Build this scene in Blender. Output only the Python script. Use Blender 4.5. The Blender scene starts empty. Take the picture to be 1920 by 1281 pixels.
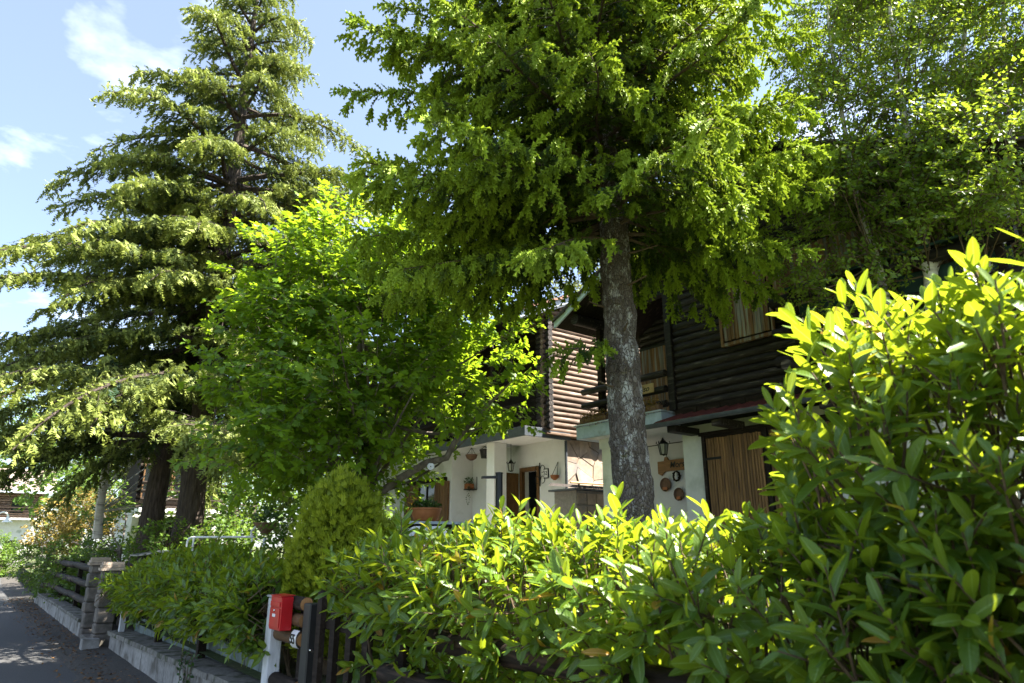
import bpy, math, random
import numpy as np
from mathutils import Vector, Matrix, noise

random.seed(7); RNG = np.random.default_rng(11)
scene = bpy.context.scene
col = scene.collection
R = math.radians
V = Vector

# ------------------------------------------------------------------ camera
# street frame: +Y runs along the street, +X goes from the road into the gardens
EYE, YAW, PITCH = 1.7, R(37.8), R(16.5)
cam_d = bpy.data.cameras.new('camera'); cam = bpy.data.objects.new('camera', cam_d); col.objects.link(cam)
cam.location = (0, 0, EYE); cam.rotation_euler = (R(90) + PITCH, 0, -YAW)
cam_d.lens = 24.0; cam_d.sensor_width = 36; cam_d.clip_start = .05; cam_d.clip_end = 2000
cam_d.dof.use_dof = True; cam_d.dof.focus_distance = 9.0; cam_d.dof.aperture_fstop = 2.8
scene.camera = cam

# ------------------------------------------------------------------ sky and sun
SUN = V((.765, -.645, math.tan(R(56)))).normalized()
world = bpy.data.worlds.new('World'); scene.world = world; world.use_nodes = True
wn, wl = world.node_tree.nodes, world.node_tree.links
wn.clear()
w_out = wn.new('ShaderNodeOutputWorld'); w_bg = wn.new('ShaderNodeBackground'); w_sky = wn.new('ShaderNodeTexSky')
w_sky.sky_type = 'NISHITA'; w_sky.sun_disc = False
w_sky.sun_elevation = math.asin(SUN.z); w_sky.sun_rotation = math.atan2(SUN.x, SUN.y)
w_sky.altitude = 600; w_sky.air_density = 1.0; w_sky.dust_density = 1.2; w_sky.ozone_density = 2.6
w_tc = wn.new('ShaderNodeTexCoord'); w_sep = wn.new('ShaderNodeSeparateXYZ'); wl.new(w_tc.outputs['Generated'], w_sep.inputs[0])
w_z = wn.new('ShaderNodeMath'); w_z.operation = 'MAXIMUM'; w_z.inputs[1].default_value = .04; wl.new(w_sep.outputs['Z'], w_z.inputs[0])
w_comb = wn.new('ShaderNodeCombineXYZ')
for i, a in enumerate('XY'):
    d = wn.new('ShaderNodeMath'); d.operation = 'DIVIDE'; wl.new(w_sep.outputs[a], d.inputs[0]); wl.new(w_z.outputs[0], d.inputs[1]); wl.new(d.outputs[0], w_comb.inputs[i])
w_map = wn.new('ShaderNodeMapping'); w_map.inputs['Location'].default_value = (11.85, 25.55, 0); w_map.inputs['Scale'].default_value = (1.0, .8, 1); wl.new(w_comb.outputs[0], w_map.inputs[0])
w_n = wn.new('ShaderNodeTexNoise'); w_n.inputs['Scale'].default_value = 1.15; w_n.inputs['Detail'].default_value = 7; w_n.inputs['Roughness'].default_value = .55; w_n.inputs['Distortion'].default_value = .25
wl.new(w_map.outputs[0], w_n.inputs['Vector'])
w_r = wn.new('ShaderNodeValToRGB'); w_r.color_ramp.elements[0].position = .555; w_r.color_ramp.elements[1].position = .80
w_r.color_ramp.elements[0].color = (.08, .08, .08, 1); w_r.color_ramp.elements[1].color = (.9, .9, .9, 1); wl.new(w_n.outputs['Fac'], w_r.inputs[0])
w_mix = wn.new('ShaderNodeMix'); w_mix.data_type = 'RGBA'; wl.new(w_r.outputs[0], w_mix.inputs[0])
wl.new(w_sky.outputs[0], w_mix.inputs[6]); w_mix.inputs[7].default_value = (11.6, 12.2, 13.6, 1)
wl.new(w_mix.outputs[2], w_bg.inputs['Color']); w_bg.inputs['Strength'].default_value = .052
wl.new(w_bg.outputs[0], w_out.inputs[0])

sun_d = bpy.data.lights.new('sun', 'SUN'); sun_d.energy = 5.0; sun_d.angle = R(.53); sun_d.color = (1, .94, .83)
sun = bpy.data.objects.new('sun', sun_d); col.objects.link(sun); sun.location = (20, -20, 30)
sun.rotation_euler = SUN.to_track_quat('Z', 'Y').to_euler()

vs = scene.view_settings
vs.view_transform = 'Standard'; vs.look = 'None'; vs.gamma = 1; vs.use_curve_mapping = False; vs.exposure = 2.6
scene.cycles.use_denoising = True
scene.cycles.max_bounces = 7; scene.cycles.diffuse_bounces = 2; scene.cycles.transmission_bounces = 6; scene.cycles.transparent_max_bounces = 6
scene.cycles.sample_clamp_indirect = 6

# ------------------------------------------------------------------ measuring helpers (used for siting things)
FW = (math.sin(YAW), math.cos(YAW)); RT = (math.cos(YAW), -math.sin(YAW))
def gp(r, f, z=0.0):                       # metres to the right of / ahead of where the photographer stood
    return V((FW[0]*f + RT[0]*r, FW[1]*f + RT[1]*r, z))
def ray(px, py):
    dx = (px-960)/1280.; dy = (640.5-py)/1280.
    F = math.cos(PITCH) - dy*math.sin(PITCH); Z = math.sin(PITCH) + dy*math.cos(PITCH)
    return (F*FW[0]+dx*RT[0], F*FW[1]+dx*RT[1], Z, F)
def at(px, py, X=None, Y=None, F=None):
    r = ray(px, py)
    t = X/r[0] if X is not None else (Y/r[1] if Y is not None else F/r[3])
    return V((t*r[0], t*r[1], EYE+t*r[2]))
def project(P):
    P = np.asarray(P); f = P[:, 0]*FW[0]+P[:, 1]*FW[1]; r = P[:, 0]*RT[0]+P[:, 1]*RT[1]; z = P[:, 2]-EYE
    d = f*math.cos(PITCH)+z*math.sin(PITCH); u = -f*math.sin(PITCH)+z*math.cos(PITCH)
    d = np.where(d < .1, .1, d)
    return 960+1280*r/d, 640.5-1280*u/d, d

# ------------------------------------------------------------------ object helpers
def tag(o, label=None, cat=None, group=None, kind=None):
    if label: o['label'] = label
    if cat: o['category'] = cat
    if group: o['group'] = group
    if kind: o['kind'] = kind
    return o
def thing(name, label, cat, loc, group=None):
    o = bpy.data.objects.new(name, None); o.empty_display_size = .2; col.objects.link(o); o.location = loc
    return tag(o, label, cat, group)
def wpos(o):
    p = V((0, 0, 0))
    while o is not None: p += o.location; o = o.parent
    return p
def place(name, me, parent=None, loc=(0, 0, 0)):
    o = bpy.data.objects.new(name, me); col.objects.link(o)
    if parent is not None:
        o.parent = parent; o.location = V(loc) - wpos(parent)
    else: o.location = loc
    return o

class MB:
    def __init__(s): s.v = []; s.f = []
    def add(s, vs, fs):
        n = len(s.v); s.v += [tuple(p) for p in vs]; s.f += [tuple(i+n for i in f) for f in fs]; return s
    def box(s, a, b):
        (x0, y0, z0), (x1, y1, z1) = a, b
        x0, x1 = min(x0, x1), max(x0, x1); y0, y1 = min(y0, y1), max(y0, y1); z0, z1 = min(z0, z1), max(z0, z1)
        return s.add([(x0,y0,z0),(x1,y0,z0),(x1,y1,z0),(x0,y1,z0),(x0,y0,z1),(x1,y0,z1),(x1,y1,z1),(x0,y1,z1)],
                     [(0,3,2,1),(4,5,6,7),(0,1,5,4),(1,2,6,5),(2,3,7,6),(3,0,4,7)])
    def bbox(s, a, b, e=.006):              # box with bevelled edges
        import bmesh
        bm = bmesh.new(); m = MB().box(a, b)
        vs = [bm.verts.new(p) for p in m.v]
        for f in m.f: bm.faces.new([vs[i] for i in f])
        bmesh.ops.bevel(bm, geom=list(bm.edges), offset=e, segments=1, affect='EDGES')
        bm.verts.index_update()
        s.add([v.co.copy() for v in bm.verts], [[v.index for v in f.verts] for f in bm.faces]); bm.free(); return s
    def prism(s, poly, d):                   # poly: points (3-D) of one face, d: extrusion vector
        n = len(poly); d = V(d)
        return s.add([V(p) for p in poly] + [V(p)+d for p in poly],
                     [tuple(range(n))[::-1], tuple(range(n, 2*n))] + [(i, (i+1) % n, n+(i+1) % n, n+i) for i in range(n)])
    def tube(s, pts, rads, n=8, caps=True, jit=0.0):
        pts = [V(p) for p in pts]; m = len(pts)
        if not hasattr(rads, '__len__'): rads = [rads]*m
        t0 = (pts[1]-pts[0]).normalized(); u = t0.orthogonal().normalized(); rings = []
        for i in range(m):
            t = (pts[min(i+1, m-1)]-pts[max(i-1, 0)]).normalized()
            u = (u - t*u.dot(t)).normalized(); w = t.cross(u)
            ring = []
            for k in range(n):
                a = 2*math.pi*k/n; r = rads[i]*(1+(random.uniform(-jit, jit) if jit else 0))
                ring.append(pts[i] + u*math.cos(a)*r + w*math.sin(a)*r)
            rings.append(ring)
        fs = []
        for i in range(m-1):
            for k in range(n): fs.append((i*n+k, i*n+(k+1) % n, (i+1)*n+(k+1) % n, (i+1)*n+k))
        if caps: fs += [tuple(range(n))[::-1], tuple(range((m-1)*n, m*n))]
        return s.add([p for r in rings for p in r], fs)
    def lathe(s, prof, c, n=18, axis='Z'):
        c = V(c); m = len(prof); vs = []
        for (r, z) in prof:
            for k in range(n):
                a = 2*math.pi*k/n; p = (r*math.cos(a), r*math.sin(a), z)
                if axis == 'X': p = (p[2], p[0], p[1])
                if axis == 'Y': p = (p[0], p[2], p[1])
                vs.append(c+V(p))
        fs = []
        for i in range(m-1):
            for k in range(n): fs.append((i*n+k, i*n+(k+1) % n, (i+1)*n+(k+1) % n, (i+1)*n+k))
        fs += [tuple(range(n))[::-1], tuple(range((m-1)*n, m*n))]
        return s.add(vs, fs)
    def mesh(s, mat, smooth=False, origin=None, name='m'):
        o = V(origin) if origin is not None else V((0, 0, 0))
        me = bpy.data.meshes.new(name); me.from_pydata([tuple(V(p)-o) for p in s.v], [], s.f)
        import bmesh
        bm = bmesh.new(); bm.from_mesh(me); bmesh.ops.recalc_face_normals(bm, faces=bm.faces); bm.to_mesh(me); bm.free()
        if mat is not None: me.materials.append(mat)
        if smooth:
            me.polygons.foreach_set('use_smooth', [True]*len(me.polygons))
            try: me.set_sharp_from_angle(angle=R(40))
            except Exception: pass
        me.update(); return me
    def build(s, name, mat, parent=None, smooth=False):
        c = sum((V(p) for p in s.v), V((0, 0, 0)))/len(s.v)
        return place(name, s.mesh(mat, smooth, c, name), parent, c)
def box_obj(name, a, b, mat, parent=None, e=.006):
    return MB().bbox(a, b, e).build(name, mat, parent)
def text_obj(name, body, size, mat, parent, M, shear=0.0, ext=.0015):
    cu = bpy.data.curves.new(name, 'FONT'); cu.body = body; cu.size = size; cu.align_x = 'CENTER'; cu.align_y = 'CENTER'; cu.extrude = ext; cu.shear = shear; cu.offset = size*.012
    tmp = bpy.data.objects.new('tmp', cu); col.objects.link(tmp)
    me = bpy.data.meshes.new_from_object(tmp.evaluated_get(bpy.context.evaluated_depsgraph_get()))
    bpy.data.objects.remove(tmp); bpy.data.curves.remove(cu)
    c = M.translation.copy(); M3 = M.copy(); M3.translation = (0, 0, 0); me.transform(M3)
    me.materials.clear(); me.materials.append(mat)
    return place(name, me, parent, c)

# ------------------------------------------------------------------ materials
def mat_base(name):
    m = bpy.data.materials.new(name); m.use_nodes = True; nt = m.node_tree; n = nt.nodes; n.clear()
    out = n.new('ShaderNodeOutputMaterial'); b = n.new('ShaderNodeBsdfPrincipled'); nt.links.new(b.outputs[0], out.inputs[0])
    return m, n, nt.links, b, out
def surf(name, c1, c2, scale=8., rough=.7, bump=.3, stretch=(1, 1, 1), c3=None, c3pos=.62, scale3=1.5, spec=.3, metal=0., dist=.01, detail=6, vor=0., var=(.82, 1.15)):
    """two-tone noise surface with relief; c3 lays broad stains of another colour over it"""
    m, n, l, b, out = mat_base(name)
    tc = n.new('ShaderNodeTexCoord'); mp = n.new('ShaderNodeMapping'); mp.inputs['Scale'].default_value = stretch
    geo = n.new('ShaderNodeNewGeometry'); l.new(geo.outputs['Position'], mp.inputs[0])
    no = n.new('ShaderNodeTexNoise'); no.inputs['Scale'].default_value = scale; no.inputs['Detail'].default_value = detail; no.inputs['Roughness'].default_value = .65
    l.new(mp.outputs[0], no.inputs['Vector'])
    rp = n.new('ShaderNodeValToRGB'); rp.color_ramp.elements[0].position = .32; rp.color_ramp.elements[1].position = .68
    rp.color_ramp.elements[0].color = (*c1, 1); rp.color_ramp.elements[1].color = (*c2, 1); l.new(no.outputs['Fac'], rp.inputs[0])
    colr = rp.outputs[0]
    if c3:
        n3 = n.new('ShaderNodeTexNoise'); n3.inputs['Scale'].default_value = scale3; n3.inputs['Detail'].default_value = 8; l.new(mp.outputs[0], n3.inputs['Vector'])
        r3 = n.new('ShaderNodeValToRGB'); r3.color_ramp.elements[0].position = c3pos-.06; r3.color_ramp.elements[1].position = c3pos+.06
        r3.color_ramp.elements[0].color = (0, 0, 0, 1); r3.color_ramp.elements[1].color = (1, 1, 1, 1); l.new(n3.outputs['Fac'], r3.inputs[0])
        mx = n.new('ShaderNodeMix'); mx.data_type = 'RGBA'; l.new(r3.outputs[0], mx.inputs[0]); l.new(colr, mx.inputs[6]); mx.inputs[7].default_value = (*c3, 1); colr = mx.outputs[2]
    # piece-to-piece variation
    oi = n.new('ShaderNodeObjectInfo'); hv = n.new('ShaderNodeHueSaturation'); mr = n.new('ShaderNodeMapRange'); mr.inputs[3].default_value = var[0]; mr.inputs[4].default_value = var[1]
    l.new(oi.outputs['Random'], mr.inputs[0]); l.new(mr.outputs[0], hv.inputs['Value']); l.new(colr, hv.inputs['Color'])
    l.new(hv.outputs[0], b.inputs['Base Color'])
    b.inputs['Roughness'].default_value = rough; b.inputs['Specular IOR Level'].default_value = spec; b.inputs['Metallic'].default_value = metal
    if bump:
        bu = n.new('ShaderNodeBump'); bu.inputs['Strength'].default_value = bump; bu.inputs['Distance'].default_value = dist
        h = no.outputs['Fac']
        if vor:
            vo = n.new('ShaderNodeTexVoronoi'); vo.inputs['Scale'].default_value = vor; vo.feature = 'F1'; 
            l.new(mp.outputs[0], vo.inputs['Vector'])
            ad = n.new('ShaderNodeMath'); ad.operation = 'ADD'; l.new(no.outputs['Fac'], ad.inputs[0]); l.new(vo.outputs['Distance'], ad.inputs[1]); h = ad.outputs[0]
        l.new(h, bu.inputs['Height']); l.new(bu.outputs[0], b.inputs['Normal'])
    return m
def leaf_mat(name, dark, light, trans, tw=.4, rough=.5, spec=.4, veins=False, rib=None):
    """two-sided leaf: tint attribute picks the leaf's own colour, part of the light passes through"""
    m, n, l, b, out = mat_base(name)
    a = n.new('ShaderNodeAttribute'); a.attribute_name = 'tint'
    rp = n.new('ShaderNodeValToRGB'); rp.color_ramp.elements[0].color = (*dark, 1); rp.color_ramp.elements[1].color = (*light, 1); l.new(a.outputs['Fac'], rp.inputs[0])
    base = rp.outputs[0]
    e = rp.color_ramp.elements
    if rib:                                    # a few old leaves turn yellow or brown
        e[1].position = .93; x = e.new(.985); x.color = (*rib, 1)
    if veins:
        uv = n.new('ShaderNodeUVMap'); sp = n.new('ShaderNodeSeparateXYZ'); l.new(uv.outputs[0], sp.inputs[0])
        ab = n.new('ShaderNodeMath'); ab.operation = 'ABSOLUTE'; l.new(sp.outputs['Y'], ab.inputs[0])
        m1 = n.new('ShaderNodeMath'); m1.operation = 'MULTIPLY_ADD'; l.new(sp.outputs['X'], m1.inputs[0]); m1.inputs[1].default_value = 62.; 
        m2 = n.new('ShaderNodeMath'); m2.operation = 'MULTIPLY'; l.new(ab.outputs[0], m2.inputs[0]); m2.inputs[1].default_value = -9.; l.new(m2.outputs[0], m1.inputs[2])
        si = n.new('ShaderNodeMath'); si.operation = 'SINE'; l.new(m1.outputs[0], si.inputs[0])
        bu = n.new('ShaderNodeBump'); bu.inputs['Strength'].default_value = .12; bu.inputs['Distance'].default_value = .004; l.new(si.outputs[0], bu.inputs['Height']); l.new(bu.outputs[0], b.inputs['Normal'])
        lt = n.new('ShaderNodeMath'); lt.operation = 'LESS_THAN'; l.new(ab.outputs[0], lt.inputs[0]); lt.inputs[1].default_value = .07
        mx = n.new('ShaderNodeMix'); mx.data_type = 'RGBA'; l.new(lt.outputs[0], mx.inputs[0]); l.new(base, mx.inputs[6])
        br = n.new('ShaderNodeHueSaturation'); br.inputs['Value'].default_value = 1.9; br.inputs['Saturation'].default_value = .8; l.new(base, br.inputs['Color']); l.new(br.outputs[0], mx.inputs[7]); base = mx.outputs[2]
    l.new(base, b.inputs['Base Color']); b.inputs['Roughness'].default_value = rough; b.inputs['Specular IOR Level'].default_value = spec
    tr = n.new('ShaderNodeBsdfTranslucent')
    tm = n.new('ShaderNodeMix'); tm.data_type = 'RGBA'; tm.blend_type = 'MIX'; tm.inputs[0].default_value = .6; l.new(base, tm.inputs[6]); tm.inputs[7].default_value = (*trans, 1); l.new(tm.outputs[2], tr.inputs[0])
    ms = n.new('ShaderNodeMixShader'); ms.inputs[0].default_value = tw; l.new(b.outputs[0], ms.inputs[1]); l.new(tr.outputs[0], ms.inputs[2]); l.new(ms.outputs[0], out.inputs[0])
    return m
def plain(name, c, rough=.5, metal=0., spec=.5):
    m, n, l, b, out = mat_base(name)
    geo = n.new('ShaderNodeNewGeometry'); no = n.new('ShaderNodeTexNoise'); no.inputs['Scale'].default_value = 9; no.inputs['Detail'].default_value = 6; l.new(geo.outputs['Position'], no.inputs['Vector'])
    rp = n.new('ShaderNodeValToRGB'); rp.color_ramp.elements[0].position = .3; rp.color_ramp.elements[1].position = .6
    rp.color_ramp.elements[0].color = (*[x*.8 for x in c], 1); rp.color_ramp.elements[1].color = (*c, 1); l.new(no.outputs['Fac'], rp.inputs[0]); l.new(rp.outputs[0], b.inputs['Base Color'])
    mr = n.new('ShaderNodeMapRange'); mr.inputs[3].default_value = rough*.8; mr.inputs[4].default_value = min(1, rough*1.25); l.new(no.outputs['Fac'], mr.inputs[0]); l.new(mr.outputs[0], b.inputs['Roughness'])
    b.inputs['Metallic'].default_value = metal; b.inputs['Specular IOR Level'].default_value = spec
    return m
def scaly_bark(name, sc, cells, crack, lichen, amt):
    m, n, l, b, out = mat_base(name)
    geo = n.new('ShaderNodeNewGeometry'); mp = n.new('ShaderNodeMapping'); mp.inputs['Scale'].default_value = (1, 1, .5); l.new(geo.outputs['Position'], mp.inputs[0])
    nz = n.new('ShaderNodeTexNoise'); nz.inputs['Scale'].default_value = 9; nz.inputs['Detail'].default_value = 5; l.new(mp.outputs[0], nz.inputs['Vector'])
    ad = n.new('ShaderNodeMix'); ad.data_type = 'VECTOR'; ad.inputs[0].default_value = .10; l.new(mp.outputs[0], ad.inputs[4]); l.new(nz.outputs['Color'], ad.inputs[5])
    v1 = n.new('ShaderNodeTexVoronoi'); v1.inputs['Scale'].default_value = sc; v1.inputs['Randomness'].default_value = 1; l.new(ad.outputs[1], v1.inputs['Vector'])
    v2 = n.new('ShaderNodeTexVoronoi'); v2.feature = 'DISTANCE_TO_EDGE'; v2.inputs['Scale'].default_value = sc; l.new(ad.outputs[1], v2.inputs['Vector'])
    sep = n.new('ShaderNodeSeparateColor'); l.new(v1.outputs['Color'], sep.inputs[0])
    rp = n.new('ShaderNodeValToRGB'); e = rp.color_ramp.elements; e[0].color = (*cells[0], 1); e[1].color = (*cells[-1], 1)
    for i, c in enumerate(cells[1:-1]): x = e.new((i+1)/(len(cells)-1)); x.color = (*c, 1)
    l.new(sep.outputs[0], rp.inputs[0])
    n2 = n.new('ShaderNodeTexNoise'); n2.inputs['Scale'].default_value = 6; n2.inputs['Detail'].default_value = 10; n2.inputs['Roughness'].default_value = .75; l.new(mp.outputs[0], n2.inputs['Vector'])
    r2 = n.new('ShaderNodeValToRGB'); r2.color_ramp.elements[0].position = amt; r2.color_ramp.elements[1].position = amt+.07; r2.color_ramp.elements[0].color = (0, 0, 0, 1); r2.color_ramp.elements[1].color = (1, 1, 1, 1); l.new(n2.outputs['Fac'], r2.inputs[0])
    m1 = n.new('ShaderNodeMix'); m1.data_type = 'RGBA'; l.new(r2.outputs[0], m1.inputs[0]); l.new(rp.outputs[0], m1.inputs[6]); m1.inputs[7].default_value = (*lichen, 1)
    r3 = n.new('ShaderNodeValToRGB'); r3.color_ramp.elements[0].position = .015; r3.color_ramp.elements[1].position = .10; r3.color_ramp.elements[0].color = (1, 1, 1, 1); r3.color_ramp.elements[1].color = (0, 0, 0, 1); l.new(v2.outputs['Distance'], r3.inputs[0])
    m2 = n.new('ShaderNodeMix'); m2.data_type = 'RGBA'; l.new(r3.outputs[0], m2.inputs[0]); l.new(m1.outputs[2], m2.inputs[6]); m2.inputs[7].default_value = (*crack, 1); l.new(m2.outputs[2], b.inputs['Base Color'])
    bu = n.new('ShaderNodeBump'); bu.inputs['Strength'].default_value = 1.; bu.inputs['Distance'].default_value = .035
    a2 = n.new('ShaderNodeMath'); a2.operation = 'MULTIPLY_ADD'; l.new(n2.outputs['Fac'], a2.inputs[0]); a2.inputs[1].default_value = .6; l.new(v2.outputs['Distance'], a2.inputs[2]); l.new(a2.outputs[0], bu.inputs['Height']); l.new(bu.outputs[0], b.inputs['Normal'])
    b.inputs['Roughness'].default_value = .9; b.inputs['Specular IOR Level'].default_value = .2
    return m
M = dict(
    asphalt=surf('asphalt', (.055, .055, .056), (.10, .099, .098), 60, .85, .5, c3=(.10, .10, .10), c3pos=.66, scale3=.5, dist=.006),
    dirt=surf('dirt', (.045, .040, .035), (.10, .090, .078), 22, .95, .8, c3=(.05, .05, .05), scale3=2, dist=.02),
    lawn=surf('lawn', (.03, .05, .012), (.07, .10, .025), 12, .95, .8, c3=(.08, .06, .035), c3pos=.55, scale3=.8, dist=.03),
    concrete=surf('concrete', (.20, .19, .175), (.33, .32, .30), 14, .85, .4, c3=(.11, .10, .085), c3pos=.57, scale3=3.5),
    coping=surf('coping', (.10, .095, .085), (.24, .225, .20), 18, .9, .7, c3=(.05, .055, .03), c3pos=.56, scale3=5),
    bounce_paver=surf('bounce_paver', (.42, .37, .31), (.56, .51, .44), 9, .85, .3, c3=(.32, .29, .25), c3pos=.62, scale3=3),
    teal=surf('teal_panel', (.10, .135, .135), (.17, .21, .205), 12, .7, .2, c3=(.08, .09, .07), c3pos=.6, scale3=4),
    plaster=surf('plaster', (.78, .78, .77), (.84, .84, .83), 5, .85, .12, c3=(.52, .53, .48), c3pos=.66, scale3=1.2),
    plaster_grey=surf('plaster_grey', (.60, .60, .54), (.74, .73, .66), 4, .85, .15, c3=(.40, .42, .34), c3pos=.63, scale3=1.6),
    blue_paint=surf('blue_grey_paint', (.33, .41, .51), (.46, .55, .65), 9, .6, .15, c3=(.22, .22, .2), c3pos=.68, scale3=4),
    trim=surf('pale_trim', (.44, .51, .58), (.62, .69, .76), 8, .6, .1),
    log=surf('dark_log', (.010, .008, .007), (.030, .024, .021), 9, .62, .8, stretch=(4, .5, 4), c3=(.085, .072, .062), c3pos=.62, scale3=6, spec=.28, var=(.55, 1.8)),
    log_brown=surf('brown_log', (.085, .052, .034), (.19, .125, .085), 10, .75, .5, stretch=(.5, 4, 4), c3=(.26, .21, .17), c3pos=.60, scale3=5, var=(.7, 1.3)),
    dark_wood=surf('dark_wood', (.012, .008, .006), (.030, .022, .016), 12, .8, .6, stretch=(3, .5, 3), c3=(.06, .045, .035), c3pos=.64, scale3=5, spec=.15),
    rail_wood=surf('rail_wood', (.010, .007, .005), (.028, .020, .015), 12, .75, .8, stretch=(5, .5, 5), c3=(.07, .045, .032), c3pos=.6, scale3=3, spec=.18),
    brown_wood=surf('brown_wood', (.10, .05, .02), (.22, .115, .045), 14, .6, .4, stretch=(3, 3, .3)),
    stub_wood=surf('stub_wood', (.07, .038, .018), (.16, .085, .04), 14, .65, .4, stretch=(4, .6, 4)),
    cut_wood=surf('cut_wood', (.26, .13, .045), (.36, .19, .075), 25, .7, .3),
    reed=surf('reed', (.11, .055, .018), (.28, .155, .055), 10, .6, .35, stretch=(6, 6, .35), c3=(.05, .025, .01), c3pos=.62, scale3=5, var=(.6, 1.35)),
    weathered=surf('weathered_plank', (.16, .075, .032), (.33, .19, .10), 9, .75, .4, stretch=(6, 6, .35), c3=(.30, .29, .275), c3pos=.55, scale3=2.6, var=(.65, 1.3)),
    white_post=surf('peeling_white_paint', (.44, .45, .46), (.58, .59, .6), 10, .65, .4, stretch=(3, 3, .5), c3=(.20, .17, .15), c3pos=.65, scale3=5),
    tile=surf('roof_tile', (.22, .115, .075), (.38, .21, .15), 9, .8, .4, c3=(.2, .18, .15), c3pos=.6, scale3=3),
    far_tile=surf('grey_pink_tile', (.20, .15, .13), (.32, .25, .22), 3, .8, .3),
    red_tile=surf('red_tile', (.09, .022, .020), (.15, .038, .032), 9, .6, .3),
    dark_tile=surf('dark_tile', (.05, .042, .04), (.12, .10, .09), 12, .8, .4),
    stone=surf('flagstone', (.26, .20, .15), (.47, .37, .28), 5, .8, .5, c3=(.22, .2, .19), c3pos=.58, scale3=2),
    mortar=surf('mortar', (.20, .18, .16), (.30, .27, .24), 20, .95, .6),
    pier=surf('pier_stone', (.09, .08, .07), (.21, .185, .16), 10, .9, .6, c3=(.09, .085, .07), c3pos=.57, scale3=4),
    pier_cap=surf('pier_cap_stone', (.30, .24, .19), (.45, .37, .30), 10, .9, .6),
    slate=surf('slate_metal', (.045, .055, .065), (.085, .098, .11), 7, .45, .1, spec=.5),
    dark_metal=plain('dark_metal', (.02, .021, .024), .4, .3),
    iron=plain('wrought_iron', (.012, .012, .012), .5, .5),
    red=plain('red_enamel', (.50, .012, .016), .32),
    white=plain('white_enamel', (.80, .80, .80), .35),
    black=plain('black_print', (.012, .012, .012), .5),
    chrome=plain('chrome', (.7, .7, .7), .15, 1.),
    plastic=plain('white_plastic', (.72, .73, .74), .4),
    terracotta=surf('terracotta', (.30, .105, .035), (.42, .16, .06), 9, .6, .15, c3=(.38, .26, .18), c3pos=.68, scale3=4),
    clay=surf('brown_clay', (.13, .075, .045), (.22, .13, .085), 9, .7, .2),
    soil=surf('soil', (.02, .014, .01), (.05, .036, .026), 30, .95, .6),
    green_paint=plain('green_paint', (.012, .045, .038), .5),
    glass=plain('lantern_glass', (.42, .43, .40), .12),
    pane=plain('window_glass', (.015, .018, .02), .06),
    sign=surf('sign_wood', (.17, .085, .032), (.30, .16, .065), 9, .55, .3, stretch=(3, .5, 3)),
    pale_sign=surf('pale_sign_wood', (.36, .24, .11), (.48, .34, .17), 9, .6, .2),
    spruce_bark=scaly_bark('spruce_bark', 38, [(.075, .058, .046), (.14, .115, .095), (.10, .082, .068), (.19, .17, .15)], (.040, .031, .025), (.40, .39, .365), .52),
    cedar_bark=surf('cedar_bark', (.028, .021, .017), (.10, .078, .064), 9, .95, 1., dist=.05, stretch=(2.5, 2.5, .4), vor=5),
    birch_bark=surf('birch_bark', (.50, .45, .38), (.74, .71, .64), 6, .7, .4, stretch=(1, 1, 5), c3=(.045, .035, .028), c3pos=.585, scale3=1.7, dist=.01),
    grey_bark=surf('grey_bark', (.08, .065, .05), (.20, .165, .13), 14, .9, .8, dist=.02, stretch=(1, 1, .5)),
    twig=surf('twig', (.06, .042, .026), (.13, .09, .055), 20, .85, .3),
    laurel=leaf_mat('laurel_leaf', (.024, .080, .013), (.165, .275, .018), (.52, .61, .02), .44, .36, .5, True, (.38, .20, .03)),
    maple=leaf_mat('maple_leaf', (.040, .105, .013), (.155, .275, .016), (.42, .58, .02), .5, .45, .35),
    birch=leaf_mat('birch_leaf', (.050, .11, .018), (.16, .24, .022), (.42, .54, .03), .5, .42, .4),
    spruce=leaf_mat('spruce_needle', (.013, .036, .011), (.31, .43, .035), (.40, .50, .03), .24, .62, .2),
    cedar=leaf_mat('cedar_needle', (.020, .050, .022), (.29, .34, .075), (.30, .36, .06), .20, .6, .25),
    thuja=leaf_mat('thuja_spray', (.09, .14, .010), (.30, .36, .02), (.36, .42, .02), .3, .55, .25),
    shrub=leaf_mat('shrub_leaf', (.035, .085, .018), (.13, .22, .03), (.26, .38, .03), .38, .5, .3),
    orange_leaf=leaf_mat('orange_leaf', (.16, .17, .03), (.46, .30, .08), (.42, .34, .06), .35, .5, .3),
    ivy=leaf_mat('potted_leaf', (.02, .05, .015), (.06, .12, .03), (.1, .2, .03), .3, .5, .3),
    succulent=leaf_mat('sedum_leaf', (.13, .12, .03), (.34, .17, .05), (.3, .2, .05), .3, .5, .3),
    flower=leaf_mat('petal', (.45, .03, .15), (.6, .05, .2), (.5, .05, .2), .3, .5, .3),
    yellow_leaf=leaf_mat('yellow_leaf', (.5, .25, .02), (.6, .36, .03), (.6, .35, .03), .35, .5, .3),
    litter=leaf_mat('dry_leaf', (.09, .045, .02), (.28, .15, .06), (.2, .1, .03), .2, .8, .2),
)

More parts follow.
